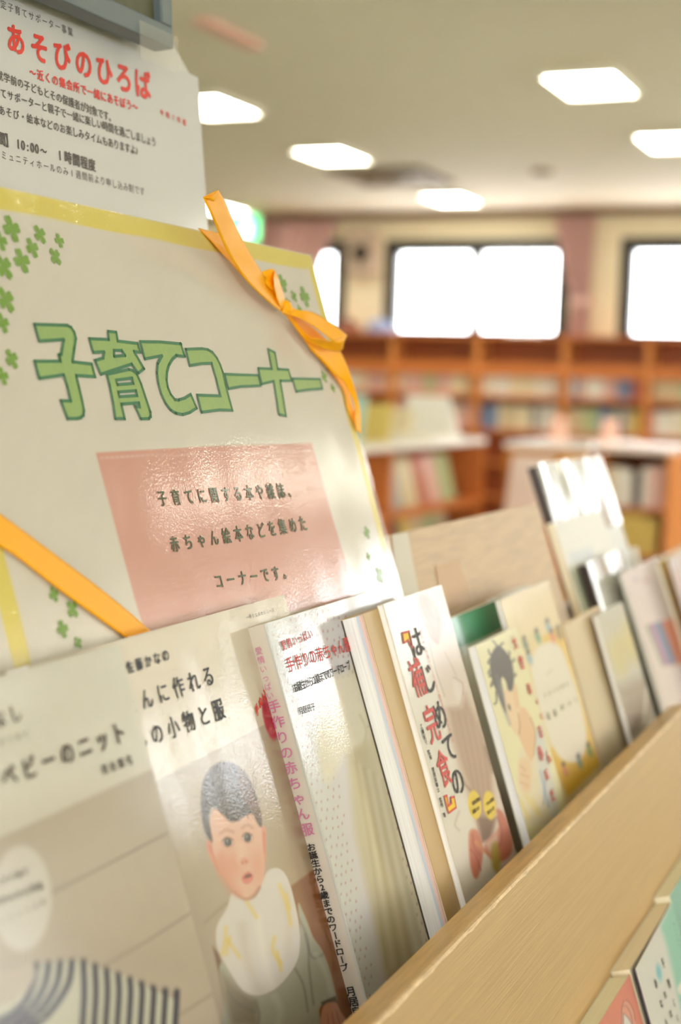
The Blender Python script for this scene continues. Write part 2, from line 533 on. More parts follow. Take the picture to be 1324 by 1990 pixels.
M['white_top'] = mat('white_counter', (244, 240, 236), .22, .5, coat=.6)
M['amber'] = mat('amber_panel', (206, 140, 40), .45, var=.1)
M['stem'] = mat('steel_post', (150, 150, 148), .35, metal=.7)

# ------------------------------------------------------------------ room shell


def struct(o):
    o['kind'] = 'structure'; return o


struct(MB().box(RX0 - .2, RX1 + .2, RY0 - .2, RY1 + .2, -.1, 0).build('floor', M['carpet']))
struct(MB().box(RX0 - .2, RX1 + .2, RY0 - .2, RY1 + .2, RZ, RZ + .1).build('ceiling', M['ceiling']))


def wall_with_holes(name, holes, z0, z1, along, a0, a1, b0, b1):
    mb = MB()
    def bx(p, q, zz0, zz1):
        if along == 'x': mb.box(p, q, b0, b1, zz0, zz1)
        else: mb.box(b0, b1, p, q, zz0, zz1)
    cur = a0
    for p, q in holes:
        bx(cur, p, 0, RZ); bx(p, q, 0, z0); bx(p, q, z1(p) if callable(z1) else z1, RZ); cur = q
    bx(cur, a1, 0, RZ)
    return struct(mb.build(name, M['wall']))


wall_with_holes('wall_north', FAR_WINDOWS, WZ0, wz1, 'x', RX0 - .2, RX1 + .2, RY1, RY1 + .2)
wall_with_holes('wall_east', ADDED_EAST_WINDOWS, SZ0, SZ1, 'y', RY0, RY1, RX1, RX1 + .2)
struct(MB().box(RX0 - .2, RX0, RY0, RY1, 0, RZ).build('wall_west', M['wall']))
wall_with_holes('wall_south', ADDED_SOUTH_WINDOWS, SZ0, SZ1, 'x', RX0 - .2, RX1 + .2, RY0 - .2, RY0)

wn = 0
for x0, x1 in FAR_WINDOWS:
    wn += 1
    r = bpy.data.objects.new('window_%d' % wn, None); COL.objects.link(r); r.location = ((x0 + x1) / 2, RY1 + .06, WZ0); struct(r)
    Z1_ = wz1(x0); t = .115; y0, y1 = RY1 - .015, RY1 + .10
    xm = (x0 + x1) / 2
    mb = MB().box(x0, x0 + t, y0, y1, WZ0, Z1_).box(x1 - t, x1, y0, y1, WZ0, Z1_)
    mb.box(x0 + t, x1 - t, y0, y1, WZ0, WZ0 + .07).box(x0 + t, x1 - t, y0, y1, Z1_ - .11, Z1_)
    mb.box(xm - .048, xm + .048, y0 + .02, y1, WZ0 + .07, Z1_ - .11)
    mb.build('window_frame', M['frame'], r, bevel=.004)
    MB().box(x0 + t, xm - .048, RY1 + .05, RY1 + .056, WZ0 + .07, Z1_ - .11).build('pane', M['glass'], r)
    MB().box(xm + .048, x1 - t, RY1 + .05, RY1 + .056, WZ0 + .07, Z1_ - .11).build('pane', M['glass'], r)
for y0, y1 in ADDED_EAST_WINDOWS:  # frames and panes of the added, unseen east windows
    wn += 1
    r = bpy.data.objects.new('window_%d' % wn, None); COL.objects.link(r); r.location = (RX1 + .06, (y0 + y1) / 2, SZ0); struct(r)
    ym = (y0 + y1) / 2; X0, X1 = RX1 - .015, RX1 + .1
    mb = MB().box(X0, X1, y0, y0 + .05, SZ0, SZ1).box(X0, X1, y1 - .05, y1, SZ0, SZ1).box(X0, X1, y0 + .05, y1 - .05, SZ0, SZ0 + .05)
    mb.box(X0, X1, y0 + .05, y1 - .05, SZ1 - .05, SZ1).box(X0, X1, ym - .02, ym + .02, SZ0 + .05, SZ1 - .05)
    mb.build('window_frame', M['frame'], r, bevel=.004)
    MB().box(RX1 + .05, RX1 + .056, y0 + .05, ym - .02, SZ0 + .05, SZ1 - .05).build('pane', M['glass'], r)
    MB().box(RX1 + .05, RX1 + .056, ym + .02, y1 - .05, SZ0 + .05, SZ1 - .05).build('pane', M['glass'], r)

for x0, x1 in ADDED_SOUTH_WINDOWS:  # frames and panes of the added, unseen south windows
    wn += 1
    r = bpy.data.objects.new('window_%d' % wn, None); COL.objects.link(r); r.location = ((x0 + x1) / 2, RY0 - .06, SZ0); struct(r)
    xm = (x0 + x1) / 2; Y0, Y1 = RY0 - .1, RY0 + .015
    mb = MB().box(x0, x0 + .05, Y0, Y1, SZ0, SZ1).box(x1 - .05, x1, Y0, Y1, SZ0, SZ1).box(x0 + .05, x1 - .05, Y0, Y1, SZ0, SZ0 + .05)
    mb.box(x0 + .05, x1 - .05, Y0, Y1, SZ1 - .05, SZ1).box(xm - .02, xm + .02, Y0, Y1, SZ0 + .05, SZ1 - .05)
    mb.build('window_frame', M['frame'], r, bevel=.004)
    MB().box(x0 + .05, xm - .02, RY0 - .056, RY0 - .05, SZ0 + .05, SZ1 - .05).build('pane', M['glass'], r)
    MB().box(xm + .02, x1 - .05, RY0 - .056, RY0 - .05, SZ0 + .05, SZ1 - .05).build('pane', M['glass'], r)

struct(MB().box(RX0, RX1, RY1 - .10, RY1 - .0, RZ - .05, RZ - .005).build('trim_1', M['rail'], bevel=.004))
struct(MB().box(RX0, RX0 + .015, RY0, RY1, 0, .08).build('baseboard_west', M['rail']))
struct(MB().box(RX1 - .015, RX1, RY0, RY1, 0, .08).build('baseboard_east', M['rail']))

# ------------------------------------------------------------------ ceiling fittings
LAMPS = [(-1.79, 6.78, 'square ceiling light at upper right, nearest of those fully seen'),
         (-3.86, 6.80, 'square ceiling light half hidden behind the white notice'),
         (-3.90, 8.44, 'square ceiling light between the notice and the brown ceiling vent'),
         (-1.72, 8.42, 'square ceiling light cut by the right edge of the picture'),
         (-3.86, 10.58, 'small far square ceiling light just above the curtain rail'),
         (-6.05, 10.85, 'far ceiling light peeking out behind the tip of the orange ribbon')]
for yy in (-2.6, 3.3):
    for xx in (-6.0, -3.9, -1.75, .4, 2.5, 4.6, 6.4):
        LAMPS.append((xx, yy, None))
for xx in (-3.9, -1.75):  # two unseen lamps added near the rack to brighten the book tops
    LAMPS.append((xx, 1.3, None))
for yy in (6.8, 8.43, 10.58):
    for xx in (.4, 2.5, 4.6, 6.4):
        LAMPS.append((xx, yy, None))
lamp0 = None
for x, y, lb in LAMPS:
    lbl = lb or 'unseen square ceiling light assumed overhead, outside the view'
    gp = 'square recessed ceiling lights' if lb else 'ceiling lights beyond the view'
    if lamp0 is None:
        r = empty('ceiling_light', (x, y, RZ), lbl, 'ceiling light', gp)
        s = .165; sy = .245
        mb = MB().box(x - s - .02, x + s + .02, y - sy - .02, y - sy, RZ - .03, RZ).box(x - s - .02, x + s + .02, y + sy, y + sy + .02, RZ - .03, RZ)
        mb.box(x - s - .02, x - s, y - sy, y + sy, RZ - .03, RZ).box(x + s, x + s + .02, y - sy, y + sy, RZ - .03, RZ)
        a = mb.build('rim', M['lamp_rim'], r)
        b = MB().box(x - s, x + s, y - sy, y + sy, RZ - .022, RZ - .001).build('diffuser', M['lamp'], r)
        lamp0 = (r, [a, b])
    else:
        r = lamp0[0].copy(); COL.objects.link(r); r.location = (x, y, RZ); r['label'] = lbl; r['group'] = gp
        for c in lamp0[1]:
            d = c.copy(); COL.objects.link(d); d.parent = r

r = empty('ceiling_vent', (-3.9, 9.45, RZ), 'brownish square air vent set in the ceiling above the window', 'vent')
mb = MB()
for s0, s1 in ((.30, .34), (.20, .235), (.10, .13)):
    for k in (-1, 1):
        mb.box(-3.9 - s1, -3.9 + s1, 9.45 + k * s0 - .02, 9.45 + k * s0 + .02, RZ - .03, RZ)
        mb.box(-3.9 + k * s0 - .02, -3.9 + k * s0 + .02, 9.45 - s1, 9.45 + s1, RZ - .03, RZ)
mb.build('louvre', M['vent'], r)
MB().box(-4.26, -3.54, 9.09, 9.81, RZ - .012, RZ).build('backing', mat('vent_dark', (112, 92, 58), .7), r)
tag(MB().lathe([(.001, -.03), (.06, -.03), (.075, -.015), (.075, 0)], (-2.8, 9.45, RZ), 20).build('smoke_detector', M['vent'], smooth=True),
    'small round grey detector on the ceiling between vent and lights', 'smoke detector')
tag(MB().box(-3.05, -2.97, 5.2, 5.68, RZ - .025, RZ).build('ceiling_strip', M['pale_pink'], bevel=.004), 'pale pink strip fixed to the ceiling, right of the grey sign', 'ceiling strip')

# exit sign hung from the ceiling
ex = -6.13 * 11.2 / 11.5; ey = 11.2
r = empty('exit_sign', (ex, ey, RZ), 'lit green emergency exit sign beside the tip of the ribbon', 'exit sign')
MB().box(ex - .13, ex + .13, ey - .02, ey + .03, RZ - .27, RZ - .03).build('housing', M['white_plastic'], r, bevel=.006)
MB().box(ex - .12, ex + .12, ey - .026, ey - .02, RZ - .26, RZ - .04).build('lit_face', M['exit'], r)
MB().box(ex - .03, ex + .04, ey - .03, ey - .026, RZ - .24, RZ - .10).build('white_figure_panel', M['exit_white'], r)
MB().box(ex - .02, ex + .02, ey - .01, ey + .02, RZ - .03, RZ).build('bracket', M['white_plastic'], r)

# wall speaker
sx, sz = -4.96, CAMZ + 1.12
r = empty('wall_speaker', (sx, RY1, sz - .18), 'square wall speaker with dark round cone beside the left window', 'speaker')
MB().box(sx - .135, sx + .135, RY1 - .12, RY1, sz - .19, sz + .19).build('cabinet', M['speaker'], r, bevel=.01)
mb = MB(); k = 28
ring = [(sx + .075 * math.cos(2 * math.pi * i / k), RY1 - .128, sz + .075 * math.sin(2 * math.pi * i / k)) for i in range(k)]
ring2 = [(sx + .03 * math.cos(2 * math.pi * i / k), RY1 - .122, sz + .03 * math.sin(2 * math.pi * i / k)) for i in range(k)]
ring0 = [(sx + .082 * math.cos(2 * math.pi * i / k), RY1 - .119, sz + .082 * math.sin(2 * math.pi * i / k)) for i in range(k)]
mb.add(ring0 + ring + ring2, [(i, (i + 1) % k, (i + 1) % k + k, i + k) for i in range(k)] + [(i + k, (i + 1) % k + k, (i + 1) % k + 2 * k, i + 2 * k) for i in range(k)] + [tuple(range(2 * k, 3 * k))])
mb.build('cone', M['speaker_d'], r)


# curtains
def curtain(x_at, z0, z1, y, label, name='curtain', folds=9, tie=None):
    """x_at(z) -> (left, right)"""
    nz, nx = 40, folds * 8
    r = empty(name, ((x_at(z0)[0] + x_at(z0)[1]) / 2, y, z0), label, 'curtain')
    mb = MB(); vs_ = []; fs = []
    for i in range(nz + 1):
        z = z0 + (z1 - z0) * i / nz; a, b = x_at(z)
        for j in range(nx + 1):
            t = j / nx
            vs_.append((a + (b - a) * t, y + .028 * math.sin(t * folds * 2 * math.pi) + .008 * math.sin(t * 31 + z * 3), z))
    for i in range(nz):
        for j in range(nx):
            q = i * (nx + 1) + j; fs.append((q, q + 1, q + nx + 2, q + nx + 1))
    mb.add(vs_, fs).build('drape', M['curtain'], r, smooth=True, solid=.004)
    if tie:
        a, b = x_at(tie)
        MB().box(a - .015, b + .015, y - .05, y + .05, tie - .03, tie + .03).build('tieback', M['curtain'], r, bevel=.01)
    return r


def cshape1(z):
    zr = z - CAMZ
    if zr > .72:
        t = min(1, (zr - .72) / .74); return -3.075 - .20 * t ** .8, -2.94 + .02 * t
    t = (.72 - zr) / .4; return -3.075 - .05 * t, -2.94


curtain(cshape1, CAMZ + .40, RZ - .06, RY1 - .07, 'dusty pink curtain tied back between the two visible windows', tie=CAMZ + .72)


def cshape0(z):
    zr = z - CAMZ; t = min(1, max(0, (zr - .5) / .95)) ** 1.6
    return -6.2, -5.47 + .29 * t


curtain(cshape0, .85, RZ - .06, RY1 - .07, 'wide dusty pink curtain beside the exit sign, left of the wall speaker', folds=14)
for k, xc in enumerate((-.87, 1.19, 3.17, 5.66)):
    curtain(lambda z, xc=xc: (xc - .16, xc + .16), CAMZ + .40, RZ - .06, RY1 - .07,
            ['dusty pink curtain on the far wall right of the picture', 'dusty pink curtain on the far wall, second beyond the right edge',
             'dusty pink curtain on the far wall, third beyond the right edge', 'dusty pink curtain on the far wall nearest the right corner'][k])

# ------------------------------------------------------------------ far bookcase along the window wall
FY = 11.18
posts = [-6.05, -5.3, -4.55, -3.80, -3.06, -2.39, -1.66, -.92, -.18, .56, 1.30, 2.04]
top = CAMZ + .405
shelf_tops = [CAMZ - .055, CAMZ - .335, CAMZ - .605, CAMZ - .885, .10]
r = empty('wall_bookcase', ((posts[0] + posts[-1]) / 2, FY + .15, 0), 'long orange brown wooden bookcase under the far windows', 'bookcase')
for p in posts:
    MB().box(p - .022, p + .022, FY, RY1 - .03, 0, top).build('upright', M['case_light'], r, bevel=.003)
for a, b in zip(posts[:-1], posts[1:]):
    for z in shelf_tops:
        MB().box(a + .022, b - .022, FY + .005, RY1 - .03, z - (.028 if z > .2 else .10), z).build('shelf', M['case'], r)
    MB().box(a + .022, b - .022, FY + .02, FY + .04, CAMZ + .10, CAMZ + .21).build('front_rail', M['case'], r)
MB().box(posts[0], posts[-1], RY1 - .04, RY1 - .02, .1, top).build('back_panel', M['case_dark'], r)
MB().box(posts[0] - .03, posts[-1] + .03, FY - .02, RY1 - .02, top, top + .028).build('case_top', M['case'], r, bevel=.003)

BOOKC = {'cream': (236, 222, 190), 'white': (240, 236, 228), 'pink': (226, 186, 176), 'beige': (214, 196, 160), 'green': (184, 196, 150),
         'grey': (168, 164, 158), 'blue': (128, 144, 178), 'red': (190, 110, 90), 'yellow': (222, 196, 110), 'dark': (92, 78, 80)}
bookmesh = {}
for cn, cc in BOOKC.items():
    m_ = mat(cn + '_book_cloth', cc, .5, .4, var=.06)
    mb = MB(); pr = []
    for i in range(5):
        a = -math.pi / 2 + math.pi * i / 4
        pr.append((.5 * math.sin(a), -.5 - .0 + .06 * (1 - math.cos(a))))
    poly = pr + [(.5, .5), (-.5, .5)]
    mb.prism(poly, 2, 0, 1, 0)
    mb.box(-.42, .42, -.4, .46, .985, 1.0, 1)
    me = bpy.data.meshes.new('library_book')
    me.from_pydata(mb.v, [], mb.f); me.materials.append(m_); me.materials.append(M['pages_cream'])
    for p, i in zip(me.polygons, mb.mi): p.material_index = i
    bookmesh[cn] = me


def shelf_book(cn, x, y, z, wd, dp, h, label, group, rz=0.):
    o = bpy.data.objects.new('library_book', bookmesh[cn]); COL.objects.link(o)
    o.location = (x, y, z); o.scale = (wd, dp, h); o.rotation_euler = (0, 0, rz)
    return tag(o, label, 'book', group)


BAYN = {1: 'bay nearest the poster', 2: 'bay under left window half', 3: 'bay under right window half',
        4: 'bay below tied curtain', 5: 'bay at right picture edge'}
ROWN = ['top row', 'second row', 'third row', 'fourth row', 'lowest row']
PAL = {(0, 1): ['pink', 'white', 'cream', 'pink'], (0, 2): ['cream', 'pink', 'green', 'pink', 'cream', 'beige'], (0, 3): ['white', 'cream', 'white'],
       (0, 4): ['white', 'white', 'pink', 'blue', 'red'], (0, 5): ['beige', 'green', 'cream'],
       (1, 2): ['pink', 'grey', 'cream', 'pink'], (1, 3): ['blue', 'beige', 'cream', 'grey', 'white'], (1, 4): ['beige', 'green', 'blue', 'beige', 'yellow'],
       (1, 5): ['white', 'cream', 'white', 'pink'], (2, 4): ['cream', 'beige', 'pink'], (2, 5): ['dark', 'dark', 'grey', 'beige'],
       (3, 4): ['blue', 'cream', 'grey'], (3, 5): ['white', 'cream', 'green', 'white'], (4, 5): ['white', 'beige', 'pink', 'white']}
for (row, bay), pal in PAL.items():
    a, b = posts[bay] + .03, posts[bay + 1] - .03
    if bay == 5: b = min(b, -1.70)
    x = a; z = shelf_tops[row]; n_seg = len(pal); L_ = b - a
    while x < b - .03:
        wd = random.choice([.024, .03, .034, .04])
        cn = pal[min(n_seg - 1, int((x - a) / L_ * n_seg))]
        if random.random() < .18: cn = random.choice(pal)
        if row == 2 and bay == 5:
            h = .15 + random.random() * .02
        else:
            h = (.165 if row == 0 else .185) + random.random() * .025
        if x + wd > b: break
        shelf_book(cn, x + wd / 2, FY + .045 + .09, z, wd * .96, .15, h,
                   '%s spine book in %s of far bookcase, %s' % (cn, ROWN[row], BAYN[bay]),
                   '%s books, %s, %s' % (cn, ROWN[row], BAYN[bay]))
        x += wd

# things lying on top of the far bookcase
for x, wd, c_, lb in ((-5.02, .22, (150, 96, 80), 'low brown bundle on top of the far bookcase near the ribbon'),
                      (-4.72, .26, (150, 164, 206), 'pale blue folded bag on the far bookcase below the speaker')):
    mb = MB(); vs_ = []; fs = []
    nu, nv = 16, 8
    for i in range(nv + 1):
        ph = math.pi / 2 * i / nv
        for j in range(nu):
            an = 2 * math.pi * j / nu
            rr = math.cos(ph) * (1 + .12 * math.sin(3 * an + x))
            vs_.append((x + wd / 2 * rr * math.cos(an), FY + .12 + .09 * rr * math.sin(an), top + .028 + .11 * math.sin(ph) * (1 + .1 * math.sin(2 * an))))
    for i in range(nv):
        for j in range(nu): fs.append((i * nu + j, i * nu + (j + 1) % nu, (i + 1) * nu + (j + 1) % nu, (i + 1) * nu + j))
    fs.append(tuple(range(nu - 1, -1, -1)))
    tag(mb.add(vs_, fs).build('folded_bag', mat('bag_cloth', c_, .8), smooth=True), lb, 'bag')
for x, lb in ((-3.45, 'white paper card lying on the far bookcase under the right window half'), (-2.0, 'white paper card lying on the far bookcase at the right edge')):
    tag(MB().hexa([(x - .13, FY + .02, top + .028), (x + .13, FY + .02, top + .028), (x + .13, FY + .16, top + .028), (x - .13, FY + .16, top + .028),
                   (x - .12, FY + .03, top + .045), (x + .12, FY + .03, top + .045), (x + .12, FY + .15, top + .045), (x - .12, FY + .15, top + .045)]).build('paper_stack', M['white_cover']), lb, 'paper')

# ------------------------------------------------------------------ low shelves in the middle of the room
LX, LT = -2.09, CAMZ - .235
r = empty('low_bookcase', (LX - .25, 5.2, 0), 'low double-sided wooden bookcase with white top behind the poster', 'bookcase')
y0, y1 = 4.0, 6.32
MB().box(LX - .52, LX + .01, y0, y1, LT - .025, LT).build('white_top', M['white_top'], r, bevel=.004)
for yy in (y0, (y0 + y1) / 2, y1 - .03):
    MB().box(LX - .5, LX, yy, yy + .03, 0, LT - .025).build('upright', M['case'], r)
for z in (LT - .275, LT - .53, .12):
    MB().box(LX - .5, LX, y0 + .03, y1 - .03, z - .025, z).build('shelf', M['case'], r)
MB().box(LX - .26, LX - .24, y0 + .03, y1 - .03, .1, LT - .025).build('centre_panel', M['case_dark'], r)
cv = ['beige', 'green', 'beige', 'green', 'grey', 'beige', 'dark', 'grey', 'beige', 'red', 'pink', 'green', 'dark', 'yellow']
yv = 4.25
FO = ['on the upper shelf of the low bookcase', 'on the middle shelf of the low bookcase']
for row, z in ((0, LT - .275), (1, LT - .53)):
    yv = 4.3; k = 0
    while yv < 6.14:
        cn = cv[(k + row * 5) % len(cv)]
        wd = .12 + .03 * ((k * 7 + row) % 3)
        o = bpy.data.objects.new('picture_book', None)
        mb = MB(); x_ = LX - .10
        mb.hexa([(x_, yv, z), (x_ + .025, yv, z), (x_ + .025, yv + wd, z), (x_, yv + wd, z), (x_ - .055, yv, z + .205), (x_ - .03, yv, z + .205), (x_ - .03, yv + wd, z + .205), (x_ - .055, yv + wd, z + .205)])
        tag(mb.build('picture_book', bookmesh[cn].materials[0], bevel=.002), 'face-out %s picture book %s' % (cn, FO[row]), 'book', '%s picture books %s' % (cn, FO[row]))
        yv += wd + .006; k += 1

# picture books and papers on the low bookcase
for y_, x_, cn, h, lb in ((4.62, -2.32, 'pink', .14, 'pinkish picture book standing on the low bookcase nearest the poster'),
                          (5.28, -2.36, 'green', .19, 'teal green picture book standing on the low bookcase'),
                          (5.62, -2.38, 'yellow', .15, 'yellow picture book standing on the low bookcase'),
                          (5.92, -2.40, 'cream', .13, 'cream picture book standing on the low bookcase')):
    mb = MB(); w_ = .17
    mb.hexa([(x_ - w_ / 2, y_, LT), (x_ + w_ / 2, y_, LT), (x_ + w_ / 2, y_ + .02, LT), (x_ - w_ / 2, y_ + .02, LT),
             (x_ - w_ / 2, y_ + .05, LT + h), (x_ + w_ / 2, y_ + .05, LT + h), (x_ + w_ / 2, y_ + .07, LT + h), (x_ - w_ / 2, y_ + .07, LT + h)])
    tag(mb.build('picture_book', bookmesh[cn].materials[0] if cn != 'green' else mat('teal_cover', (156, 190, 176), .4), bevel=.002), lb, 'book')
bx, by = -2.44, 5.9
r = empty('chrome_bell', (bx, by, LT), 'small chrome bell with a bright glint on the low bookcase', 'bell')
MB().lathe([(.001, .0), (.045, .0), (.045, .012), (.001, .012)], (bx, by, LT), 24).build('base', M['dark'], r)
MB().lathe([(.04, .012)] + [(.042 * math.cos(i * .157), .014 + .042 * math.sin(i * .157)) for i in range(11)], (bx, by, LT), 28).build('dome', M['chrome'], r, smooth=True)
r = empty('notice_stand', (-2.30, 6.1, LT), 'white tilted notice board standing on the low bookcase', 'notice stand')
P4 = [(-2.40, 6.10, LT + .002), (-2.14, 6.10, LT + .002), (-2.24, 6.20, LT + .19), (-2.44, 6.20, LT + .19)]
MB().hexa([P4[0], P4[1], (P4[1][0], 6.12, LT + .002), (P4[0][0], 6.12, LT + .002), P4[3], P4[2], (P4[2][0], 6.22, LT + .19), (P4[3][0], 6.22, LT + .19)]).build('board', M['white_plastic'], r)
MB().box(-2.36, -2.22, 6.12, 6.26, LT, LT + .012).build('foot', M['white_plastic'], r)
tag(MB().box(-2.46, -2.10, 5.66, 6.04, LT, LT + .022).build('paper_stack', M['white_cover'], bevel=.003), 'flat white paper stack on the low bookcase in front of the tilted board', 'paper')

# amber case with a leaning pink notice, and the next low case with spines facing us
r = empty('display_case', (-1.8, 6.9, 0), 'amber fronted low display case with a bright white top', 'display case')
ax0, ax1, ay0, ay1, at_ = -2.03, -1.62, 6.42, 7.5, CAMZ - .25
MB().box(ax0, ax1, ay0, ay1, at_ - .03, at_).build('white_top', M['white_top'], r, bevel=.004)
MB().box(ax0 + .01, ax1 - .01, ay0 + .006, ay1 - .02, .06, at_ - .025).build('body', M['amber'], r)
MB().box(ax0 + .04, ax1 - .04, ay0 + .05, ay1 - .04, 0, .06).build('plinth', M['case_dark'], r)
MB().box(ax0 + .30, ax1 - .03, ay0 - .006, ay0 + .005, at_ - .20, at_ - .06).build('yellow_panel', mat('yellow_board', (232, 190, 70), .5), r)
tag(MB().hexa([(-1.98, 6.30, at_ - .36), (-1.78, 6.30, at_ - .36), (-1.78, 6.31, at_ - .36), (-1.98, 6.31, at_ - .36),
               (-1.98, 6.405, at_ - .06), (-1.78, 6.405, at_ - .06), (-1.78, 6.415, at_ - .06), (-1.98, 6.415, at_ - .06)]).build('leaning_board', mat('pink_white_board', (240, 222, 214), .5)),
    'pinkish white panel leaning on the front of the amber display case', 'panel')
tag(MB().box(-2.05, -1.70, 5.95, 6.40, at_ - .62, at_ - .36).build('wooden_crate', M['case'], bevel=.004), 'orange brown wooden crate below the leaning pinkish panel', 'crate')
for x, lb in ((-1.99, 'small pinkish card standing at the left of the display case top'), (-1.72, 'small pinkish card standing at the right of the display case top')):
    tag(MB().hexa([(x - .04, 7.2, at_), (x + .04, 7.2, at_), (x + .04, 7.26, at_), (x - .04, 7.26, at_), (x - .04, 7.225, at_ + .11), (x + .04, 7.225, at_ + .11), (x + .04, 7.235, at_ + .11), (x - .04, 7.235, at_ + .11)]).build('card_stand', M['pale_pink']), lb, 'card')
r = empty('spine_bookcase', (-1.3, 6.9, 0), 'low bookcase with book spines facing the aisle, right of the amber case', 'bookcase')
cx0, cx1, cy0, cy1 = -1.60, -1.27, 6.55, 7.2
MB().box(cx0, cx1, cy0, cy1, at_ - .03, at_).build('white_top', mat('pinkish_top', (240, 220, 206), .3, coat=.4), r, bevel=.003)
for x in (cx0, cx1 - .02): MB().box(x, x + .02, cy0, cy1, 0, at_ - .03).build('side_panel', M['case_light'], r)
for z in (at_ - .28, at_ - .50, at_ - .74): MB().box(cx0 + .02, cx1 - .02, cy0 + .01, cy1, z - .02, z).build('shelf', M['case'], r)
MB().box(cx0 + .02, cx1 - .02, cy1 - .03, cy1 - .01, .0, at_ - .03).build('back_panel', M['case_dark'], r)
for row, z, pal in ((0, at_ - .28, ['cream', 'white', 'dark', 'white', 'pink', 'cream']), (1, at_ - .50, ['cream', 'yellow', 'yellow', 'yellow', 'beige']), (2, at_ - .74, ['grey', 'blue', 'dark', 'red', 'yellow'])):
    x = cx0 + .025; k = 0
    while x < cx1 - .06:
        wd = random.choice([.026, .034, .042]); cn = pal[min(len(pal) - 1, int((x - cx0) / (cx1 - cx0) * len(pal)))]
        rn = ['upper', 'middle', 'lower'][row]
        shelf_book(cn, x + wd / 2, cy0 + .10, z, wd * .96, .15, .165 + random.random() * .03,
                   '%s spine book on %s shelf of bookcase right of amber case' % (cn, rn), '%s books on the %s shelf of the spine bookcase' % (cn, rn))
        x += wd

# ------------------------------------------------------------------ the display rack
HB = .400                                     # face of the backboard
LIPB, LIPF = .330, .311                       # back and front of the lip board
PB, PL, PF = lean(HB), lean(LIPB), lean(LIPF)
SB = -.270                                    # slot floor, measured up the slope
RY_0, RY_1 = .20, 1.335
r = empty('display_rack', (PB.at(.77, 0)[0], .77, 0), 'stepped beech display rack with leaning book slots in the foreground', 'display rack')
MB().slab(PB, RY_0, RY_1 - .002, SB - .02, .0225, -.018, 0).build('backboard', M['beech_back'], r, bevel=.0012)
MB().slab(PB, RY_0, RY_1, SB - .018, SB, 0, HB - LIPB).build('slot_floor', M['beech'], r)
lb_top = -.1965
o = MB().slab(PF, RY_0, RY_1, -.49, lb_top - .0012, LIPF - LIPB, 0).build('lip_board', M['beech'], r)
MB().slab(PF, RY_0, RY_1, lb_top - .0012, lb_top, LIPF - LIPB, -.0016).build('lip_top_edge', M['beech_top'], r)
# chipped chamfer along the front of the lip
mb = MB(); n = 150; vs_ = []; fs = []
for i in range(n + 1):
    y = RY_0 + (RY_1 - RY_0) * i / n; j = .0006 * random.random(); j2 = .0009 * random.random() ** 2
    vs_ += [PF.at(y, lb_top + .0001, -.0020 - j), PF.at(y, lb_top - .0006, -.0003 + .0002), PF.at(y, lb_top - .0022 - j2, .00015)]
for i in range(n):
    for q in (0, 1): fs.append((i * 3 + q, i * 3 + 3 + q, i * 3 + 4 + q, i * 3 + 1 + q))
mb.add(vs_, fs).build('worn_edge', M['beech_worn'], r)
MB().slab(PF, RY_0, RY_1, -.508, -.49, LIPF - LIPB, .075).build('slot_floor', M['beech'], r)
MB().slab(PF, RY_0, RY_1, -.60, -.435, .075, .094).build('lip_board', M['beech'], r, bevel=.001)
zb = lambda P, v, n_: tuple(P.at(0, v, n_)[[0, 2]])
side = [zb(PB, .015, -.018), zb(PB, SB - .02, -.001), zb(PB, SB - .02, HB - LIPB), zb(PF, -.49, -.012), zb(PF, -.51, .0), zb(PF, -.51, .075), zb(PF, -.6, .08),
        (zb(PF, -.6, .08)[0] + .04, .0), (zb(PB, 0, 0)[0] - .08, 0.)]
side = [(x, z) for x, z in side]
for y in (RY_0, RY_1 - .02):
    MB().prism(side, 1, y, y + .018).build('end_panel', M['beech'], r)
# wide white tape and a strip of kraft tape on the backboard
q = PB.off(.0006)
tag(MB().add([q.pt(p) for p in ((762, 1040), (792, 1034), (822, 1190), (778, 1196))] + [q.pt(p, -.0003) for p in ((762, 1040), (792, 1034), (822, 1190), (778, 1196))],
             [(0, 3, 2, 1), (0, 1, 5, 4), (1, 2, 6, 5), (2, 3, 7, 6), (3, 0, 4, 7)]).build('white_tape', M['white_tape'], r), 'strip of white ribbed tape')
MB().add([q.pt(p) for p in ((846, 1100), (892, 1088), (916, 1168), (862, 1190))] + [q.pt(p, -.0003) for p in ((846, 1100), (892, 1088), (916, 1168), (862, 1190))],
         [(0, 3, 2, 1), (0, 1, 5, 4), (1, 2, 6, 5), (2, 3, 7, 6), (3, 0, 4, 7)]).build('kraft_tape', M['tan_tape'], r)

# ------------------------------------------------------------------ notice and sign above
PNn = lean(.500, math.radians(6))
NT, NB = PNn.uv((385, 150)), PNn.uv((404, 470))
SGN = lean(.488, math.radians(4))
r = empty('grey_sign', tuple(SGN.pt((150, 60))), 'grey framed sign board above the white notice', 'sign')
su, sv = SGN.uv((331, 97))
v0 = sv
fw = .014
mb = MB().slab(SGN, .30, su, v0, v0 + fw, -.012, .003).slab(SGN, su - fw, su, v0 + fw, v0 + .2, -.012, .003)
mb.slab(SGN, .30, .30 + fw, v0 + fw, v0 + .2, -.012, .003).slab(SGN, .30 + fw, su - fw, v0 + .2 - fw, v0 + .2, -.012, .003)
mb.build('frame', M['grey_metal'], r, bevel=.0012)
MB().slab(SGN, .30 + fw, su - fw, v0 + fw, v0 + .2 - fw, -.008, -.003).build('face', M['sign_face'], r)
pc = SGN.at((su + .3) / 2, 0, 0)
xp = PNn.at(0, NT[1] + .10)[0] - .03; zp = SGN.at(0, v0 + .16)[2]
for yy in (.42, .60):
    MB().box(xp - .016, xp, yy, yy + .03, 0, zp).build('post', M['stem'], r)
    MB().box(xp, SGN.at(0, v0 + .13, -.008)[0], yy + .005, yy + .025, zp - .04, zp - .02).build('bracket', M['stem'], r)

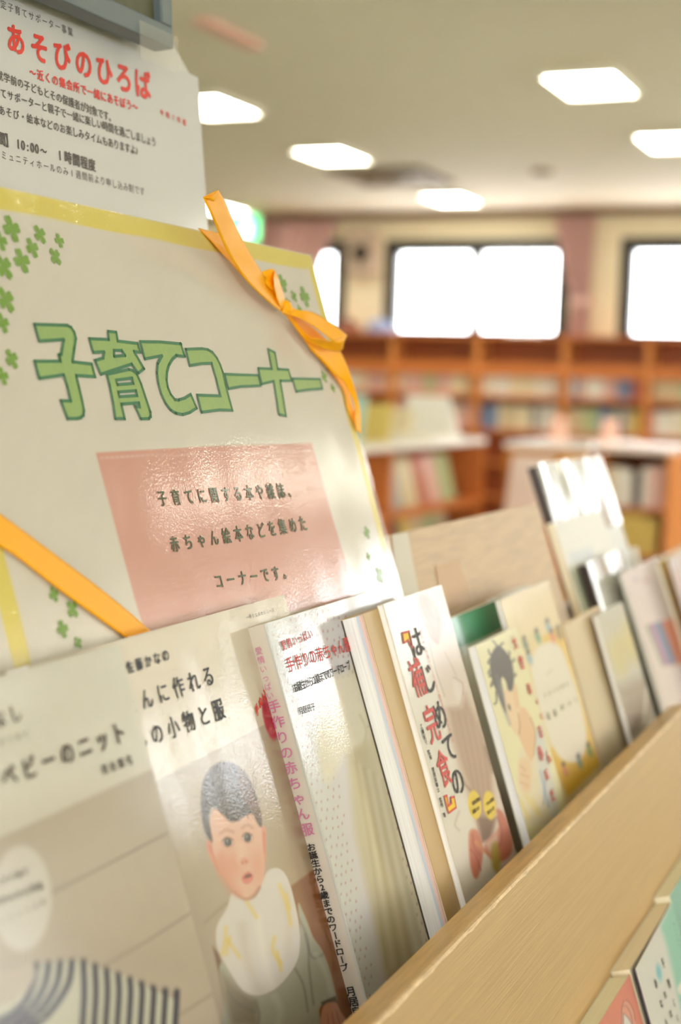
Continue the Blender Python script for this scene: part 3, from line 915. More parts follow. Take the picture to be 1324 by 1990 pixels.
r = empty('white_notice', tuple(PNn.pt((200, 430))), 'white play-meeting notice with red heading hanging below the grey sign', 'notice')
nu0, nv1 = .36, NT[1] + .055
vb = PNn.uv((404, 470))[1] - .01
A = Art(PNn, nu0, NT[0], vb, NT[1], .004, (226, 224, 216)); A.P = A.P
A.build('paper', M['print_gloss'], r)
# rising left part of the sheet tucked under the sign
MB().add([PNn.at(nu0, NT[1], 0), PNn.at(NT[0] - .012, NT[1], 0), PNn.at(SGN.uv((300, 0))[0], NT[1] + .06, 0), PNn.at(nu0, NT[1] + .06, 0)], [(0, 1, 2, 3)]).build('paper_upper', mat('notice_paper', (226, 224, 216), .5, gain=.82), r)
mb = MB()
letters(mb, PNn, 'あそびのひろば', (30, 78), (277, 165), 60, bold=.035)
letters(mb, PNn, '〜近くの集会所で一緒にあそぼう〜', (63, 142), (262, 208), 21, bold=.03)
letters(mb, PNn, '令和7年度', (314, 219), (358, 238), 13, bold=.02)
mb.build('red_heading', M['t_red'], r)
mb = MB()
letters(mb, PNn, '認定子育てサポーター事業', (-8, 4), (136, 62), 18)
letters(mb, PNn, '就学前の子どもとその保護者が対象です。', (-1, 147), (216, 229), 20, bold=.01)
letters(mb, PNn, '子育てサポーターと親子で一緒に楽しい時間を過ごしましょう', (-22, 173), (298, 276), 20, bold=.01)
letters(mb, PNn, 'あそび・絵本などのお楽しみタイムもありますよ♪', (3, 215), (268, 294), 20, bold=.01)
letters(mb, PNn, '間】', (3, 270), (17, 275), 27, bold=.03)
letters(mb, PNn, '10:00', (35, 280), (71, 289), 25, bold=.03)
letters(mb, PNn, '〜', (84, 294), (84, 294), 22, bold=.03)
letters(mb, PNn, '1時間程度', (116, 302), (178, 321), 25, bold=.03)
letters(mb, PNn, 'ミュニティホールのみ1週間前より申し込み制です', (7, 302), (276, 372), 18)
mb.build('black_lettering', M['t_grey'], r)
T = SGN.off(.0045)
tag(MB().slab(T, su - .045, su + .002, v0 - .016, v0 + .008, 0, .0004).build('clear_tape', M['tape'], r), 'clear tape joining notice and sign')

# ------------------------------------------------------------------ the poster
PP = lean(.392, math.radians(18.1))
TR = PP.uv((606, 496)); TL = PP.uv((0, 351)); BL = PP.uv((20, 1290))
pu0, pu1 = BL[0] - .0095, TR[0] - .0015
pv1 = TR[1]; pv0 = SB + .10
r = empty('laminated_poster', tuple(PP.at((pu0 + pu1) / 2, pv0)), 'laminated parenting corner poster with green title and yellow border', 'poster')
A = Art(PP, pu0, pu1, pv0, pv1, .0012, (228, 219, 200))
uvm = np.stack([(A.P - PP.O) @ PP.U, (A.P - PP.O) @ PP.V], 1)
bw = .0125
yel = (236, 214, 84)
d_edge = np.minimum(np.minimum(uvm[:, 0] - pu0 - .012 * (uvm[:, 0] < (pu0 + pu1) / 2), pu1 - uvm[:, 0]), pv1 - uvm[:, 1])
wv = .0004 * np.sin(uvm[:, 0] * 60) + .0004 * np.sin(uvm[:, 1] * 70)
bwid = np.where(pu1 - uvm[:, 0] < pv1 - uvm[:, 1], .0105, bw)
k_ = np.clip((bwid + wv - d_edge) / .0012, 0, 1) * (d_edge > .0)
A._mix(k_ * .95, yel)
# pink panel with a dotted line of stitches along its top
A.poly([(186, 880), (400, 868), (606, 861), (642, 990), (684, 1132), (694, 1165), (285, 1240), (262, 1165)], (222, 158, 138), 1.6)
for i in range(42):
    x = 196 + i * 9.8
    A.line([(x, 889 - i * .33), (x + 5, 888.7 - i * .33)], 3.2, (236, 190, 172), 1.4, .9)
A.mottle(3, .05, 3)
A.build('printed_sheet', M['laminate'], r)
# clear edge of the laminate, right and top
MB().slab(PP, pu1 - .001, pu1 + .006, pv0, pv1 + .001, -.0005, .0001).build('clear_edge', M['clear_film'], r)
MB().slab(PP, pu0, pu1, pv0, pv1, -.0016, -.0006).build('backing', M['paper'], r)
mb = MB()
Z1 = lambda pts: [(50 + x / 4.413, 610 + y / 4.413) for x, y in pts]
Z2 = lambda pts: [(340 + x / 4.413, 650 + y / 4.413) for x, y in pts]
G = [
    [Z1([(70, 92), (350, 100), (385, 118), (412, 160), (425, 210), (412, 300), (397, 412), (562, 432), (590, 540), (428, 530), (450, 620), (478, 740), (495, 830), (490, 870), (465, 892), (430, 900), (355, 900), (298, 748), (382, 748), (352, 620), (322, 525), (112, 555), (72, 408), (294, 408), (288, 382), (278, 355), (300, 350), (322, 222), (112, 236)])],
    [Z1([(703, 152), (772, 160), (785, 235), (955, 255), (980, 332), (925, 325), (1010, 470), (962, 508), (905, 432), (640, 520), (590, 402), (660, 380), (668, 328), (575, 332), (542, 215), (708, 222)]),
     Z1([(752, 316), (820, 316), (848, 358), (755, 366)])],
    [Z1([(692, 520), (880, 478), (915, 488), (950, 520), (985, 600), (1025, 720), (1065, 840), (1068, 880), (1050, 900), (985, 902), (935, 795), (975, 800), (968, 765), (815, 775), (845, 900), (765, 900), (745, 760), (715, 610)]),
     Z1([(770, 570), (908, 552), (918, 598), (782, 608)]), Z1([(790, 672), (942, 660), (952, 702), (800, 712)])],
    [Z1([(978, 240), (1150, 242), (1320, 258), (1330, 262)]) + Z2([(45, 80), (82, 190), (10, 182)]) +
     Z1([(1290, 358), (1255, 390), (1225, 440), (1208, 500), (1205, 570), (1215, 630), (1240, 690), (1275, 735), (1305, 742)]) + Z2([(30, 562), (80, 548), (132, 515), (183, 632), (120, 672), (60, 688), (0, 675)]) +
     Z1([(1290, 858), (1240, 825), (1195, 765), (1160, 690), (1135, 600), (1122, 510), (1128, 430), (1165, 360), (1018, 388)])],
    [Z2([(90, 128), (230, 124), (280, 132), (320, 155), (358, 205), (385, 260), (405, 320), (430, 430), (462, 550), (490, 652), (380, 648), (225, 668), (188, 522), (388, 528), (350, 380), (312, 248), (220, 252), (124, 268)])],
    [Z2([(425, 342), (710, 352), (732, 440), (560, 448), (456, 466)])],
    [Z2([(798, 128), (855, 158), (878, 298), (972, 305), (998, 398), (900, 400), (925, 540), (950, 702), (888, 684), (870, 560), (845, 402), (742, 426), (712, 292), (828, 296)])],
    [Z2([(1005, 380), (1242, 384), (1262, 466), (1150, 474), (1038, 490)])],
]
for g in G:
    flat_poly(mb, PP, g, .0003, 0)
    for lp in g:
        outline(mb, PP, lp, .0017, .0005, 1)
mb.build('title_lettering', [M['t_lgreen'], M['t_green']], r)
mb = MB()
letters(mb, PP, '子育てに関する本や雑誌、', (315, 969), (565, 953), 33, bold=.02)
letters(mb, PP, '赤ちゃん絵本などを集めた', (339, 1058), (588, 1018), 34, bold=.02)
letters(mb, PP, 'コーナーです。', (425, 1130), (556, 1112), 33, bold=.02)
mb.build('panel_lettering', M['t_olive'], r)
CL = [(22, 445, 28, .2), (77, 456, 20, .5), (62, 482, 21, .3), (115, 468, 15, .1), (107, 499, 19, .7), (42, 507, 26, .2), (7, 519, 28, .6), (0, 468, 22, .1), (11, 583, 28, .5), (4, 628, 22, .2),
      (22, 698, 22, .4), (4, 731, 20, .1), (104, 1155, 18, .2), (140, 1184, 22, .6), (121, 1223, 21, .1), (151, 1249, 15, .4), (549, 551, 19, .2), (571, 576, 13, .5), (592, 577, 22, .1),
      (560, 590, 12, .4), (582, 602, 11, .2), (630, 732, 13, .3), (647, 754, 10, .1), (637, 716, 9, .5), (713, 1035, 15, .2), (738, 1118, 22, .5), (716, 1082, 11, .1)]
mb = MB()
for x, y, rp, rot in CL:
    c = PP.uv((x, y)); R_ = PP.vscale((x, y)) * rp; k = 48; pts = []
    for i in range(k):
        an = 2 * math.pi * i / k
        lf = (an * 4 / (2 * math.pi) + .5) % 1 - .5
        rr = R_ * (.30 + .72 * max(0, math.cos(4 * an) * .5 + .5) ** .42 - .18 * math.exp(-(lf / .11) ** 2))
        pts.append((c[0] + rr * math.cos(an + rot), c[1] + rr * math.sin(an + rot)))
    mb.add([PP.at(c[0], c[1], .0003)] + [PP.at(p[0], p[1], .0003) for p in pts], [(0, 1 + i, 1 + (i + 1) % k) for i in range(k)])
mb.build('clover_print', M['t_clover'], r)


# ------------------------------------------------------------------ orange ribbons
def strip(pairs, name, parent, m=M['ribbon'], k=7, th=.0004):
    """pairs: (left px, right px, lift of left, lift of right) along the ribbon"""
    A_, B_ = [], []
    for l, r_, a, b in pairs:
        A_.append(PP.pt(l, a)); B_.append(PP.pt(r_, b))
    A_, B_ = catmull(A_, k, False), catmull(B_, k, False)
    vs_ = []; nw = 8
    for a, b in zip(A_, B_):
        for j in range(nw + 1): vs_.append(a + (b - a) * j / nw)
    fs = []
    for i in range(len(A_) - 1):
        for j in range(nw):
            q = i * (nw + 1) + j; fs.append((q, q + 1, q + nw + 2, q + nw + 1))
    return MB().add(vs_, fs).build(name, m, parent, smooth=True, solid=th)


Zr = lambda x, y: (380 + x / 3.894, 360 + y / 3.894)
r = empty('ribbon_bow', tuple(PP.pt((548, 608))), 'orange satin ribbon tied in a bow across the poster top right corner', 'ribbon')
strip([(Zr(20, 325), Zr(200, 368), .000, .000), (Zr(120, 425), Zr(225, 440), .001, .002), (Zr(200, 515), Zr(275, 530), .0015, .003), (Zr(330, 660), Zr(390, 640), .002, .004),
       (Zr(450, 790), Zr(500, 760), .003, .005), (Zr(560, 890), Zr(610, 850), .003, .005), (Zr(650, 955), Zr(690, 900), .004, .006)], 'corner_band', r)
strip([(Zr(58, 90), Zr(172, 36), .030, .034), (Zr(120, 225), Zr(225, 130), .027, .030), (Zr(190, 390), Zr(310, 320), .020, .022), (Zr(280, 570), Zr(410, 510), .014, .017),
       (Zr(400, 735), Zr(510, 670), .010, .012), (Zr(540, 870), Zr(610, 800), .007, .009), (Zr(640, 950), Zr(690, 885), .006, .008)], 'upper_tail', r)
strip([(Zr(58, 90), Zr(110, 100), .030, .0308), (Zr(100, 92), Zr(140, 118), .0325, .0325), (Zr(130, 78), Zr(172, 36), .034, .0355)], 'tail_tip', r, k=4)
strip([(Zr(486, 662), Zr(525, 735), .009, .010), (Zr(535, 642), Zr(556, 772), .012, .011), (Zr(575, 633), Zr(590, 800), .014, .011), (Zr(600, 640), Zr(606, 815), .0145, .010)], 'loop', r)
strip([(Zr(597, 638), Zr(590, 700), .014, .0165), (Zr(622, 690), Zr(597, 780), .014, .013), (Zr(650, 770), Zr(610, 840), .011, .010), (Zr(672, 850), Zr(632, 900), .008, .008), (Zr(690, 905), Zr(650, 940), .006, .006)], 'loop', r)
strip([(Zr(650, 960), Zr(700, 890), .006, .008), (Zr(720, 985), Zr(760, 940), .008, .010), (Zr(800, 1010), Zr(880, 960), .012, .014), (Zr(920, 1085), Zr(1010, 1030), .016, .018),
       (Zr(1040, 1180), Zr(1148, 1135), .018, .021)], 'loop', r)
strip([(Zr(1148, 1135), Zr(1040, 1180), .021, .0175), (Zr(1125, 1190), Zr(990, 1180), .019, .016), (Zr(1100, 1252), Zr(930, 1160), .014, .014), (Zr(980, 1240), Zr(860, 1150), .010, .009),
       (Zr(830, 1160), Zr(760, 1040), .006, .006), (Zr(730, 1040), Zr(690, 950), .005, .005)], 'loop', r)
strip([(Zr(690, 990), Zr(700, 950), .004, .006), (Zr(800, 1140), Zr(860, 1050), .003, .006), (Zr(890, 1260), Zr(985, 1160), .003, .008), (Zr(960, 1330), Zr(1085, 1240), .003, .010),
       (Zr(1060, 1440), Zr(1150, 1370), .004, .010), (Zr(1130, 1500), Zr(1190, 1490), .005, .009), (Zr(1200, 1650), Zr(1235, 1640), .004, .006), (Zr(1205, 1760), Zr(1252, 1750), .003, .004), (Zr(1215, 1850), Zr(1250, 1880), .001, .001)], 'lower_tail', r)
strip([(Zr(860, 1235), Zr(900, 1215), .0015, .0025), (Zr(960, 1340), Zr(1000, 1310), .0015, .0025), (Zr(1080, 1490), Zr(1130, 1460), .0015, .0025), (Zr(1130, 1570), Zr(1170, 1590), .0015, .002), (Zr(1150, 1690), Zr(1215, 1760), .001, .0015), (Zr(1200, 1800), Zr(1250, 1880), .0005, .0005)], 'corner_band', r)
# knot
mb = MB(); c = np.array(PP.uv(Zr(682, 928), .006)); vs_ = []; fs = []
nu, nv = 16, 10
for i in range(nv + 1):
    ph = math.pi * i / nv
    for j in range(nu):
        an = 2 * math.pi * j / nu; f_ = 1 + .1 * math.sin(3 * an + 2 * ph)
        x_, y_, z_ = math.cos(ph) * .0062, math.sin(ph) * math.cos(an) * .0052 * f_, math.sin(ph) * math.sin(an) * .0038 * f_
        vs_.append(PP.at(c[0] + x_ * .6 + y_ * .6, c[1] - x_ * .6 + y_ * .7, .0065 + z_))
for i in range(nv):
    for j in range(nu): fs.append((i * nu + j, i * nu + (j + 1) % nu, (i + 1) * nu + (j + 1) % nu, (i + 1) * nu + j))
mb.add(vs_, fs).build('knot', M['ribbon'], r, smooth=True)
r = empty('ribbon_band', tuple(PP.pt((120, 1130))), 'flat orange satin ribbon crossing the poster lower left corner', 'ribbon')
strip([((-20, 1052), (-20, 985), .001, .002), ((30, 1080), (20, 1013), .0015, .0025), ((110, 1142), (110, 1080), .0015, .0025), ((190, 1200), (200, 1148), .0015, .0025), ((250, 1243), (275, 1210), .0012, .002), ((300, 1280), (330, 1260), .001, .001)], 'band', r)


# ------------------------------------------------------------------ books in the slot
FRONT = {}; SPINE = {}


def book(name, label, pl, u0, u1, v0, v1, th, spine=None, cover=None, pages='pages_white', res=.0012, base=(230, 224, 210), pmat='print_gloss',
         paint=None, back='white_cover', spine_m='white_cover', cat='book', ct=.0006, group=None):
    """a closed book whose front cover lies on pl; spine: 'left', 'right'; returns its root"""
    r = empty(name, tuple(pl.at((u0 + u1) / 2, v0, -th / 2)), label, cat, group)
    MB().slab(pl, u0, u1, v0, v1, -th, -th + ct).build('back_cover', M[back], r)
    g = .0006
    a = u0 + (ct if spine == 'left' else g); b = u1 - (ct if spine == 'right' else g)
    MB().slab(pl, a, b, v0 + g, v1 - g, -th + ct, -ct).build('page_block', M[pages], r)
    if spine == 'left': SPINE[r] = MB().slab(pl, u0 - .0004, u0 + ct, v0, v1, -th, 0).build('spine', M[spine_m], r)
    if spine == 'right': MB().slab(pl, u1 - ct, u1 + .0004, v0, v1, -th, 0).build('spine', M[spine_m], r)
    fc_ = MB().slab(pl, u0, u1, v0, v1, -ct, -.00012).build('front_cover', M[back], r)
    A = Art(pl, u0, u1, v0, v1, res, base)
    if paint: paint(A)
    A.build('cover_print', M[pmat], fc_)
    FRONT[r] = fc_
    return r


def uvx(pl, px): return pl.uv(px)


# --- baby clothes book (behind), with the seated child on the cover
PBY = lean(.378)
a_, b_ = PBY.uv((232, 1243)), PBY.uv((541, 1163))


def paint_baby(A):
    A.poly([(0, 1700), (250, 1545), (560, 1385), (900, 1300), (900, 2200), (0, 2200)], (186, 170, 146), 1.2)
    A.poly([(480, 1430), (560, 1390), (800, 1330), (800, 1800), (560, 1760)], (172, 146, 112), 40, .8)
    A.poly([(560, 1390), (800, 1300), (800, 1750), (600, 1640)], (146, 118, 84), 30, .7)  # shadow beside the handmade book's spine, painted into the cover
    A.poly([(566, 1722), (610, 1690), (760, 1640), (800, 2200), (600, 2200), (590, 1900)], (142, 84, 36), 3)
    A.poly([(380, 1700), (420, 1790), (455, 2000), (300, 2100), (250, 1900)], (176, 160, 140), 30, .7)
    A.line([(398, 1793), (440, 1755)], 3, (150, 132, 112), 4, .7)
    z = lambda l: [(380 + x / 3.617, 1440 + y / 3.617) for x, y in l]
    # chair edge
    A.poly(z([(120, 1440), (170, 1500), (230, 1760), (280, 1990), (240, 1990)]), (120, 84, 62), 2)
    # sweater
    A.poly(z([(170, 1580), (300, 1500), (700, 1420), (720, 1150), (752, 1190), (790, 1280), (830, 1380), (890, 1470), (945, 1610), (990, 1790), (985, 1830), (900, 1850), (870, 1900), (840, 2100), (240, 2100), (200, 1800)]), (176, 174, 156), 2, smooth=True)
    A.poly(z([(180, 1620), (300, 1740), (430, 1830), (440, 2000), (260, 2000), (200, 1800)]), (138, 126, 104), 8, .9)
    for l_ in ([(730, 1250), (790, 1400), (800, 1600), (830, 1850)], [(770, 1360), (820, 1520), (900, 1500)], [(700, 1600), (760, 1720), (790, 1900)], [(420, 1830), (450, 1920), (440, 2000)], [(230, 1760), (300, 1850), (420, 1900)]):
        A.line(z(l_), 3, (118, 116, 104), 3, .75, True)
    A.line(z([(850, 1500), (920, 1640), (960, 1790)]), 8, (200, 200, 186), 5, .7, True)
    A.line(z([(560, 1800), (600, 1900), (580, 2000)]), 10, (204, 204, 190), 8, .6, True)
    A.poly(z([(880, 1838), (990, 1790), (998, 1845), (905, 1870)]), (96, 88, 76), 2)
    # hand
    A.poly(z([(910, 1850), (985, 1838), (1020, 1900), (1075, 2010), (890, 2010), (885, 1920)]), (214, 150, 122), 2, smooth=True)
    for l_ in ([(960, 1910), (975, 2000)], [(990, 1900), (1015, 1990)], [(930, 1920), (935, 2000)]):
        A.line(z(l_), 1.6, (176, 104, 80), 1.5, .8)
    # bib
    A.poly(z([(262, 1060), (225, 1170), (150, 1310), (160, 1480), (245, 1630), (335, 1755), (440, 1788), (560, 1745), (660, 1640), (722, 1530), (735, 1350), (705, 1160), (650, 970), (590, 898), (520, 905), (480, 960), (430, 1090), (340, 1115)]), (226, 219, 210), 1.5, smooth=True)
    A.line(z([(440, 1240), (480, 1500), (540, 1720)]), 10, (244, 236, 220), 8, .7, True)
    A.line(z([(330, 1300), (360, 1520), (440, 1740)]), 14, (206, 192, 170), 10, .6, True)
    A.line(z([(620, 1050), (660, 1250), (650, 1500)]), 10, (212, 200, 178), 9, .6, True)
    for l_ in ([(215, 1310), (205, 1420), (185, 1500)], [(225, 1400), (270, 1460), (310, 1520)], [(240, 1380), (215, 1500)], [(360, 1130), (400, 1190), (430, 1240)], [(590, 1010), (640, 1150), (670, 1290)], [(555, 1380), (545, 1480), (600, 1560)], [(575, 1480), (600, 1610)], [(640, 1080), (660, 1180)]):
        A.line(z(l_), 5, (232, 200, 92), 4, .8, True)
    A.line(z([(160, 1480), (245, 1640), (335, 1762), (440, 1795), (560, 1750), (665, 1645), (725, 1535)]), 1.6, (170, 156, 132), 1.8, .7, True)
    # ears and face
    A.poly(z([(75, 715), (100, 700), (140, 760), (180, 860), (195, 940), (170, 935), (120, 850), (85, 780)]), (226, 148, 122), 2, smooth=True)
    A.line(z([(100, 740), (140, 830), (165, 890)]), 4, (196, 108, 84), 3, .6, True)
    A.poly(z([(460, 610), (485, 600), (498, 650), (497, 780), (485, 850), (470, 800)]), (228, 152, 126), 2, smooth=True)
    A.line(z([(480, 650), (482, 780)]), 4, (206, 110, 84), 3, .7)
    A.poly(z([(100, 560), (150, 470), (250, 500), (350, 480), (420, 480), (462, 600), (472, 700), (482, 820), (485, 920), (462, 1010), (405, 1085), (345, 1108), (275, 1065), (210, 965), (165, 890), (120, 760)]), (236, 186, 160), 2, smooth=True)
    A.poly(z([(180, 800), (230, 960), (300, 1070), (250, 1050), (190, 940), (150, 850)]), (222, 142, 112), 14, .9)
    A.ell(*z([(250, 880)])[0], 22, 26, (232, 160, 132), 14, .8)
    A.ell(*z([(440, 870)])[0], 12, 24, (236, 166, 138), 10, .8)
    A.line(z([(270, 1065), (345, 1112), (405, 1092), (450, 1030)]), 4, (186, 116, 90), 4, .8, True)
    A.poly(z([(300, 730), (330, 720), (350, 820), (320, 860), (300, 830)]), (246, 206, 182), 8, .7)
    A.ell(*z([(345, 845)])[0], 7, 6, (228, 150, 124), 4, .9)
    A.ell(*z([(330, 858)])[0], 2, 1.6, (170, 90, 70), 1.2, .8); A.ell(*z([(358, 850)])[0], 2, 1.6, (170, 90, 70), 1.2, .8)
    for (ex_, ey_), rw in (((228, 712), 9.5), ((366, 680), 8.5)):
        p = z([(ex_, ey_)])[0]
        A.ell(p[0], p[1], rw + 2.5, 10.5, (214, 150, 126), 3, .8)
        A.ell(p[0], p[1], rw, 8, (226, 212, 204), 1.6)
        A.ell(p[0], p[1], rw * .78, 8.4, (38, 34, 38), 1.4)
        A.ell(p[0] - 1.2, p[1] - 2.6, 1.8, 2, (190, 190, 196), 1, .9)
        A.line([(p[0] - rw - 1, p[1] - 3), (p[0] - 3, p[1] - 9.5), (p[0] + rw, p[1] - 5)], 2.2, (96, 62, 52), 1.4, .8, True)
    A.line(z([(175, 650), (215, 625), (265, 640)]), 4, (172, 122, 98), 3.5, .55, True)
    A.line(z([(330, 610), (365, 590), (400, 610)]), 4, (172, 122, 98), 3.5, .55, True)
    A.poly(z([(325, 965), (345, 935), (375, 918), (405, 945), (400, 975), (375, 1000), (345, 1000)]), (222, 116, 108), 2, smooth=True)
    A.poly(z([(340, 962), (358, 940), (385, 935), (395, 950), (370, 962)]), (104, 40, 38), 1.6, smooth=True)
    A.line(z([(345, 985), (375, 985), (395, 968)]), 4, (236, 140, 132), 2.5, .8)
    # hair
    A.poly(z([(40, 420), (48, 320), (75, 235), (130, 170), (200, 145), (270, 160), (340, 215), (400, 320), (440, 430), (462, 540), (465, 600), (442, 590), (405, 515), (350, 525), (300, 560), (245, 565), (190, 515), (120, 462), (92, 540), (120, 700), (95, 690), (62, 620), (45, 520)]), (58, 50, 52), 2, smooth=True)
    A.poly(z([(300, 200), (345, 230), (400, 330), (440, 440), (458, 560), (430, 550), (395, 490), (340, 420), (310, 320)]), (112, 70, 58), 5, .8, smooth=True)
    for l_ in ([(330, 250), (390, 380), (430, 500)], [(310, 300), (370, 420), (400, 490)], [(350, 260), (420, 420), (450, 540)]):
        A.line(z(l_), 2, (150, 100, 84), 2, .5, True)
    rr = np.random.RandomState(2)
    for k in range(46):
        x_, y_ = rr.uniform(70, 420), rr.uniform(170, 440)
        A.line(z([(x_, y_), (x_ + rr.uniform(-8, 14), y_ + 60), (x_ + rr.uniform(-6, 40), y_ + 105)]), 1.2, (96, 82, 80) if k % 2 else (40, 34, 36), 1.6, .4, True)
    for l_ in ([(90, 300), (110, 420)], [(150, 220), (160, 400), (200, 500)], [(220, 190), (230, 400), (250, 540)], [(280, 220), (290, 420), (310, 530)]):
        A.line(z(l_), 3, (84, 74, 74), 3, .5, True)
    A.ell(524, 1394, 12, 44, (188, 24, 44), 1.6, rot=-.2)


r = book('baby_clothes_book', 'baby clothes sewing book with a seated baby in a bib on its cover', PBY, a_[0] - .07, .728, SB, a_[1], .012,
         paint=paint_baby, base=(226, 212, 186), res=.0007, pmat='print_film')
mb = MB()
letters(mb, PBY, '佐藤かなの', (252, 1297), (321, 1274), 27, bold=.02)
letters(mb, PBY, 'かんたんに作れる', (182, 1396), (404, 1315), 46, bold=.012)
letters(mb, PBY, '赤ちゃんの小物と服', (165, 1481), (424, 1380), 48, bold=.012)
letters(mb, PBY, '一冊のエポカシリーズ', (480, 1200), (530, 1186), 9)
mb.build('lettering', M['t_navy'], FRONT[r])
mb = MB(); letters(mb, PBY, '手ぬい', (499, 1380), (512, 1350), 22, bold=.03); mb.build('red_lettering', M['t_red'], FRONT[r])

# --- film wrapped white book beside it, seen only as a strip above the next ones
PFW = lean(.3795)
f0, f1 = PFW.uv((537, 1193)), PFW.uv((749, 1142))
r = book('film_wrapped_book', 'white book in crinkled clear film standing behind the handmade clothes book', PFW, .730, f1[0], SB, f1[1] + .0005, .011, base=(232, 226, 212), pmat='print_film', res=.004)
MB().slab(PFW, .731, f1[0] + .001, f1[1] - .05, f1[1] + .0012, .0004, .0008).build('clear_wrap', M['crinkle_film'], r)

# --- handmade baby clothes book with the pink lettered spine
PHM = lean(.3675)
hm0 = PHM.uv((515, 1212)); hmth = .0105


def paint_hand(A):
    A.poly([(500, 1180), (560, 1180), (760, 1990), (700, 1990)], (206, 210, 200), 12, .6)
    A.poly([(640, 1420), (676, 1440), (735, 1700), (800, 1900), (860, 1990), (900, 1990), (900, 1700), (760, 1400), (700, 1250)], (214, 202, 160), 10, .95)
    rr = np.random.RandomState(4)
    for i in range(14):
        for j in range(44):
            u = (i + .5 * (j % 2) + rr.uniform(-.15, .15)) / 14; v = (j + rr.uniform(-.2, .2)) / 44
            x = 522 + v * 205 + u * 150; y = 1200 + v * 790 - u * 42
            A_x = x
            if abs(x - (668 + (y - 1430) * .22)) < 60 and y > 1420 and x > 640 + (y - 1420) * .18: continue
            A.ell(x, y, 1.5, 2.4, (172, 116, 110), 1., .75)
    # pale dress
    A.poly([(620, 1340), (690, 1310), (716, 1380), (712, 1450), (676, 1460), (640, 1520), (618, 1470)], (232, 224, 196), 9, .9, smooth=True)
    A.poly([(674, 1468), (712, 1440), (760, 1600), (840, 1900), (860, 1990), (770, 1990), (720, 1760), (690, 1620)], (196, 184, 140), 8, .8)
    for k in range(7):
        x = 690 + k * 9
        A.line([(x, 1480 + k * 6), (x + 30, 1650), (x + 62 + k * 4, 1880)], 4, (224, 216, 182) if k % 2 else (178, 166, 122), 4, .55, True)
    A.line([(700, 1390), (712, 1420), (704, 1460)], 4, (206, 194, 150), 3, .8, True)


r = book('handmade_clothes_book', 'handmade baby clothes book with pink lettering on its pale spine', PHM, hm0[0], .858, SB, hm0[1], hmth, spine='left', base=(212, 208, 208),
         paint=paint_hand, res=.0009, pmat='print_film', spine_m='white_cover')
PSP = Plane(PHM.at(hm0[0] - .0005, 0, 0), PHM.N, PHM.V)
A = Art(PSP, -hmth, 0, SB, hm0[1], .0009, (232, 220, 200))
uvs = (A.P - PSP.O) @ PSP.U
A._mix(np.clip((uvs + .0012) / .0008, 0, 1) * .8, (196, 206, 204))
A.build('spine_print', M['print_gloss'], SPINE[r])
mb = MB()
PS2 = PSP
letters(mb, PS2, '愛情いっぱい', (504, 1265), (526, 1352), 17, n=.0006, vertical=True)
letters(mb, PS2, '手作りの赤ちゃん服', (534, 1373), (598, 1612), 27, n=.0006, vertical=True, bold=.01, aspect=1.15)
mb.build('pink_spine_lettering', M['t_pink'], SPINE[r])
mb = MB()
letters(mb, PS2, 'お誕生から2歳までのワードローブ', (606, 1646), (670, 1880), 17, n=.0006, vertical=True, bold=.025, aspect=1.15)
letters(mb, PS2, '月居良子', (683, 1926), (699, 1985), 22, n=.0006, vertical=True, bold=.025)
mb.build('black_spine_lettering', M['t_black'], SPINE[r])
mb = MB()
letters(mb, PHM, '愛情いっぱい', (550, 1255), (601, 1233), 22, n=.0006, bold=.01)
letters(mb, PHM, '手作りの赤ちゃん服', (563, 1292), (674, 1253), 33, n=.0006, bold=.015)
mb.build('red_lettering', M['t_red2'], FRONT[r])
mb = MB()
letters(mb, PHM, 'お誕生から2歳までのワードローブ', (573, 1337), (676, 1294), 22, n=.0006, bold=.012)
letters(mb, PHM, '月居良子', (583, 1382), (607, 1374), 17, n=.0006, bold=.01)
mb.build('black_lettering', M['t_black'], FRONT[r])

# --- knitting book at the far left, nearest the camera
PKN = lean(.366)
k0, k1 = PKN.uv((0, 1292)), PKN.uv((231, 1250))


def paint_knit(A):
    A.poly([(-400, 1790), (-2, 1628), (300, 1492), (420, 1440), (900, 2300), (-400, 2300)], (188, 172, 148), 2)
    A.poly([(-400, 1800), (0, 1640), (340, 1500), (400, 1750), (0, 1850)], (204, 192, 170), 70, .6)
    A.mottle(4, .03, 5)
    for l_ in ([(20, 1800), (100, 1735), (325, 1620)], [(190, 1885), (300, 1820), (385, 1765)], [(345, 1975), (400, 1940), (450, 1905)]):
        A.line(l_, 3, (140, 124, 106), 2.5, .75)
    A.ell(42, 1746, 58, 102, (220, 212, 196), 3)
    # striped knit
    A.poly([(-60, 1990), (-40, 1960), (30, 1945), (75, 1872), (150, 1865), (250, 1900), (345, 1945), (345, 2100), (-60, 2100)], (208, 204, 180), 2)
    for k in range(13):
        x = 72 + k * 22.5
        if k < 4:
            y0_ = 1874 - k * 2
            A.line([(x, y0_), (x - 8, 1915), (x - 30 - k * 6, 1955 + k * 6), (x - 75 - k * 8, 1985 + k * 9), (x - 120, 2005 + k * 10)], 11, (30, 30, 50), 2, .97, True)
        else:
            y0_ = 1868 + (k - 4) * 8.5
            A.line([(x, y0_), (x + 2, 1930), (x - 2, 2000), (x - 6, 2080)], 11, (30, 30, 50), 2, .97, True)
    A.poly([(-70, 1900), (20, 1885), (62, 1872), (70, 1900), (40, 1935), (-20, 1955), (-70, 1960)], (200, 184, 160), 4, .9, smooth=True)


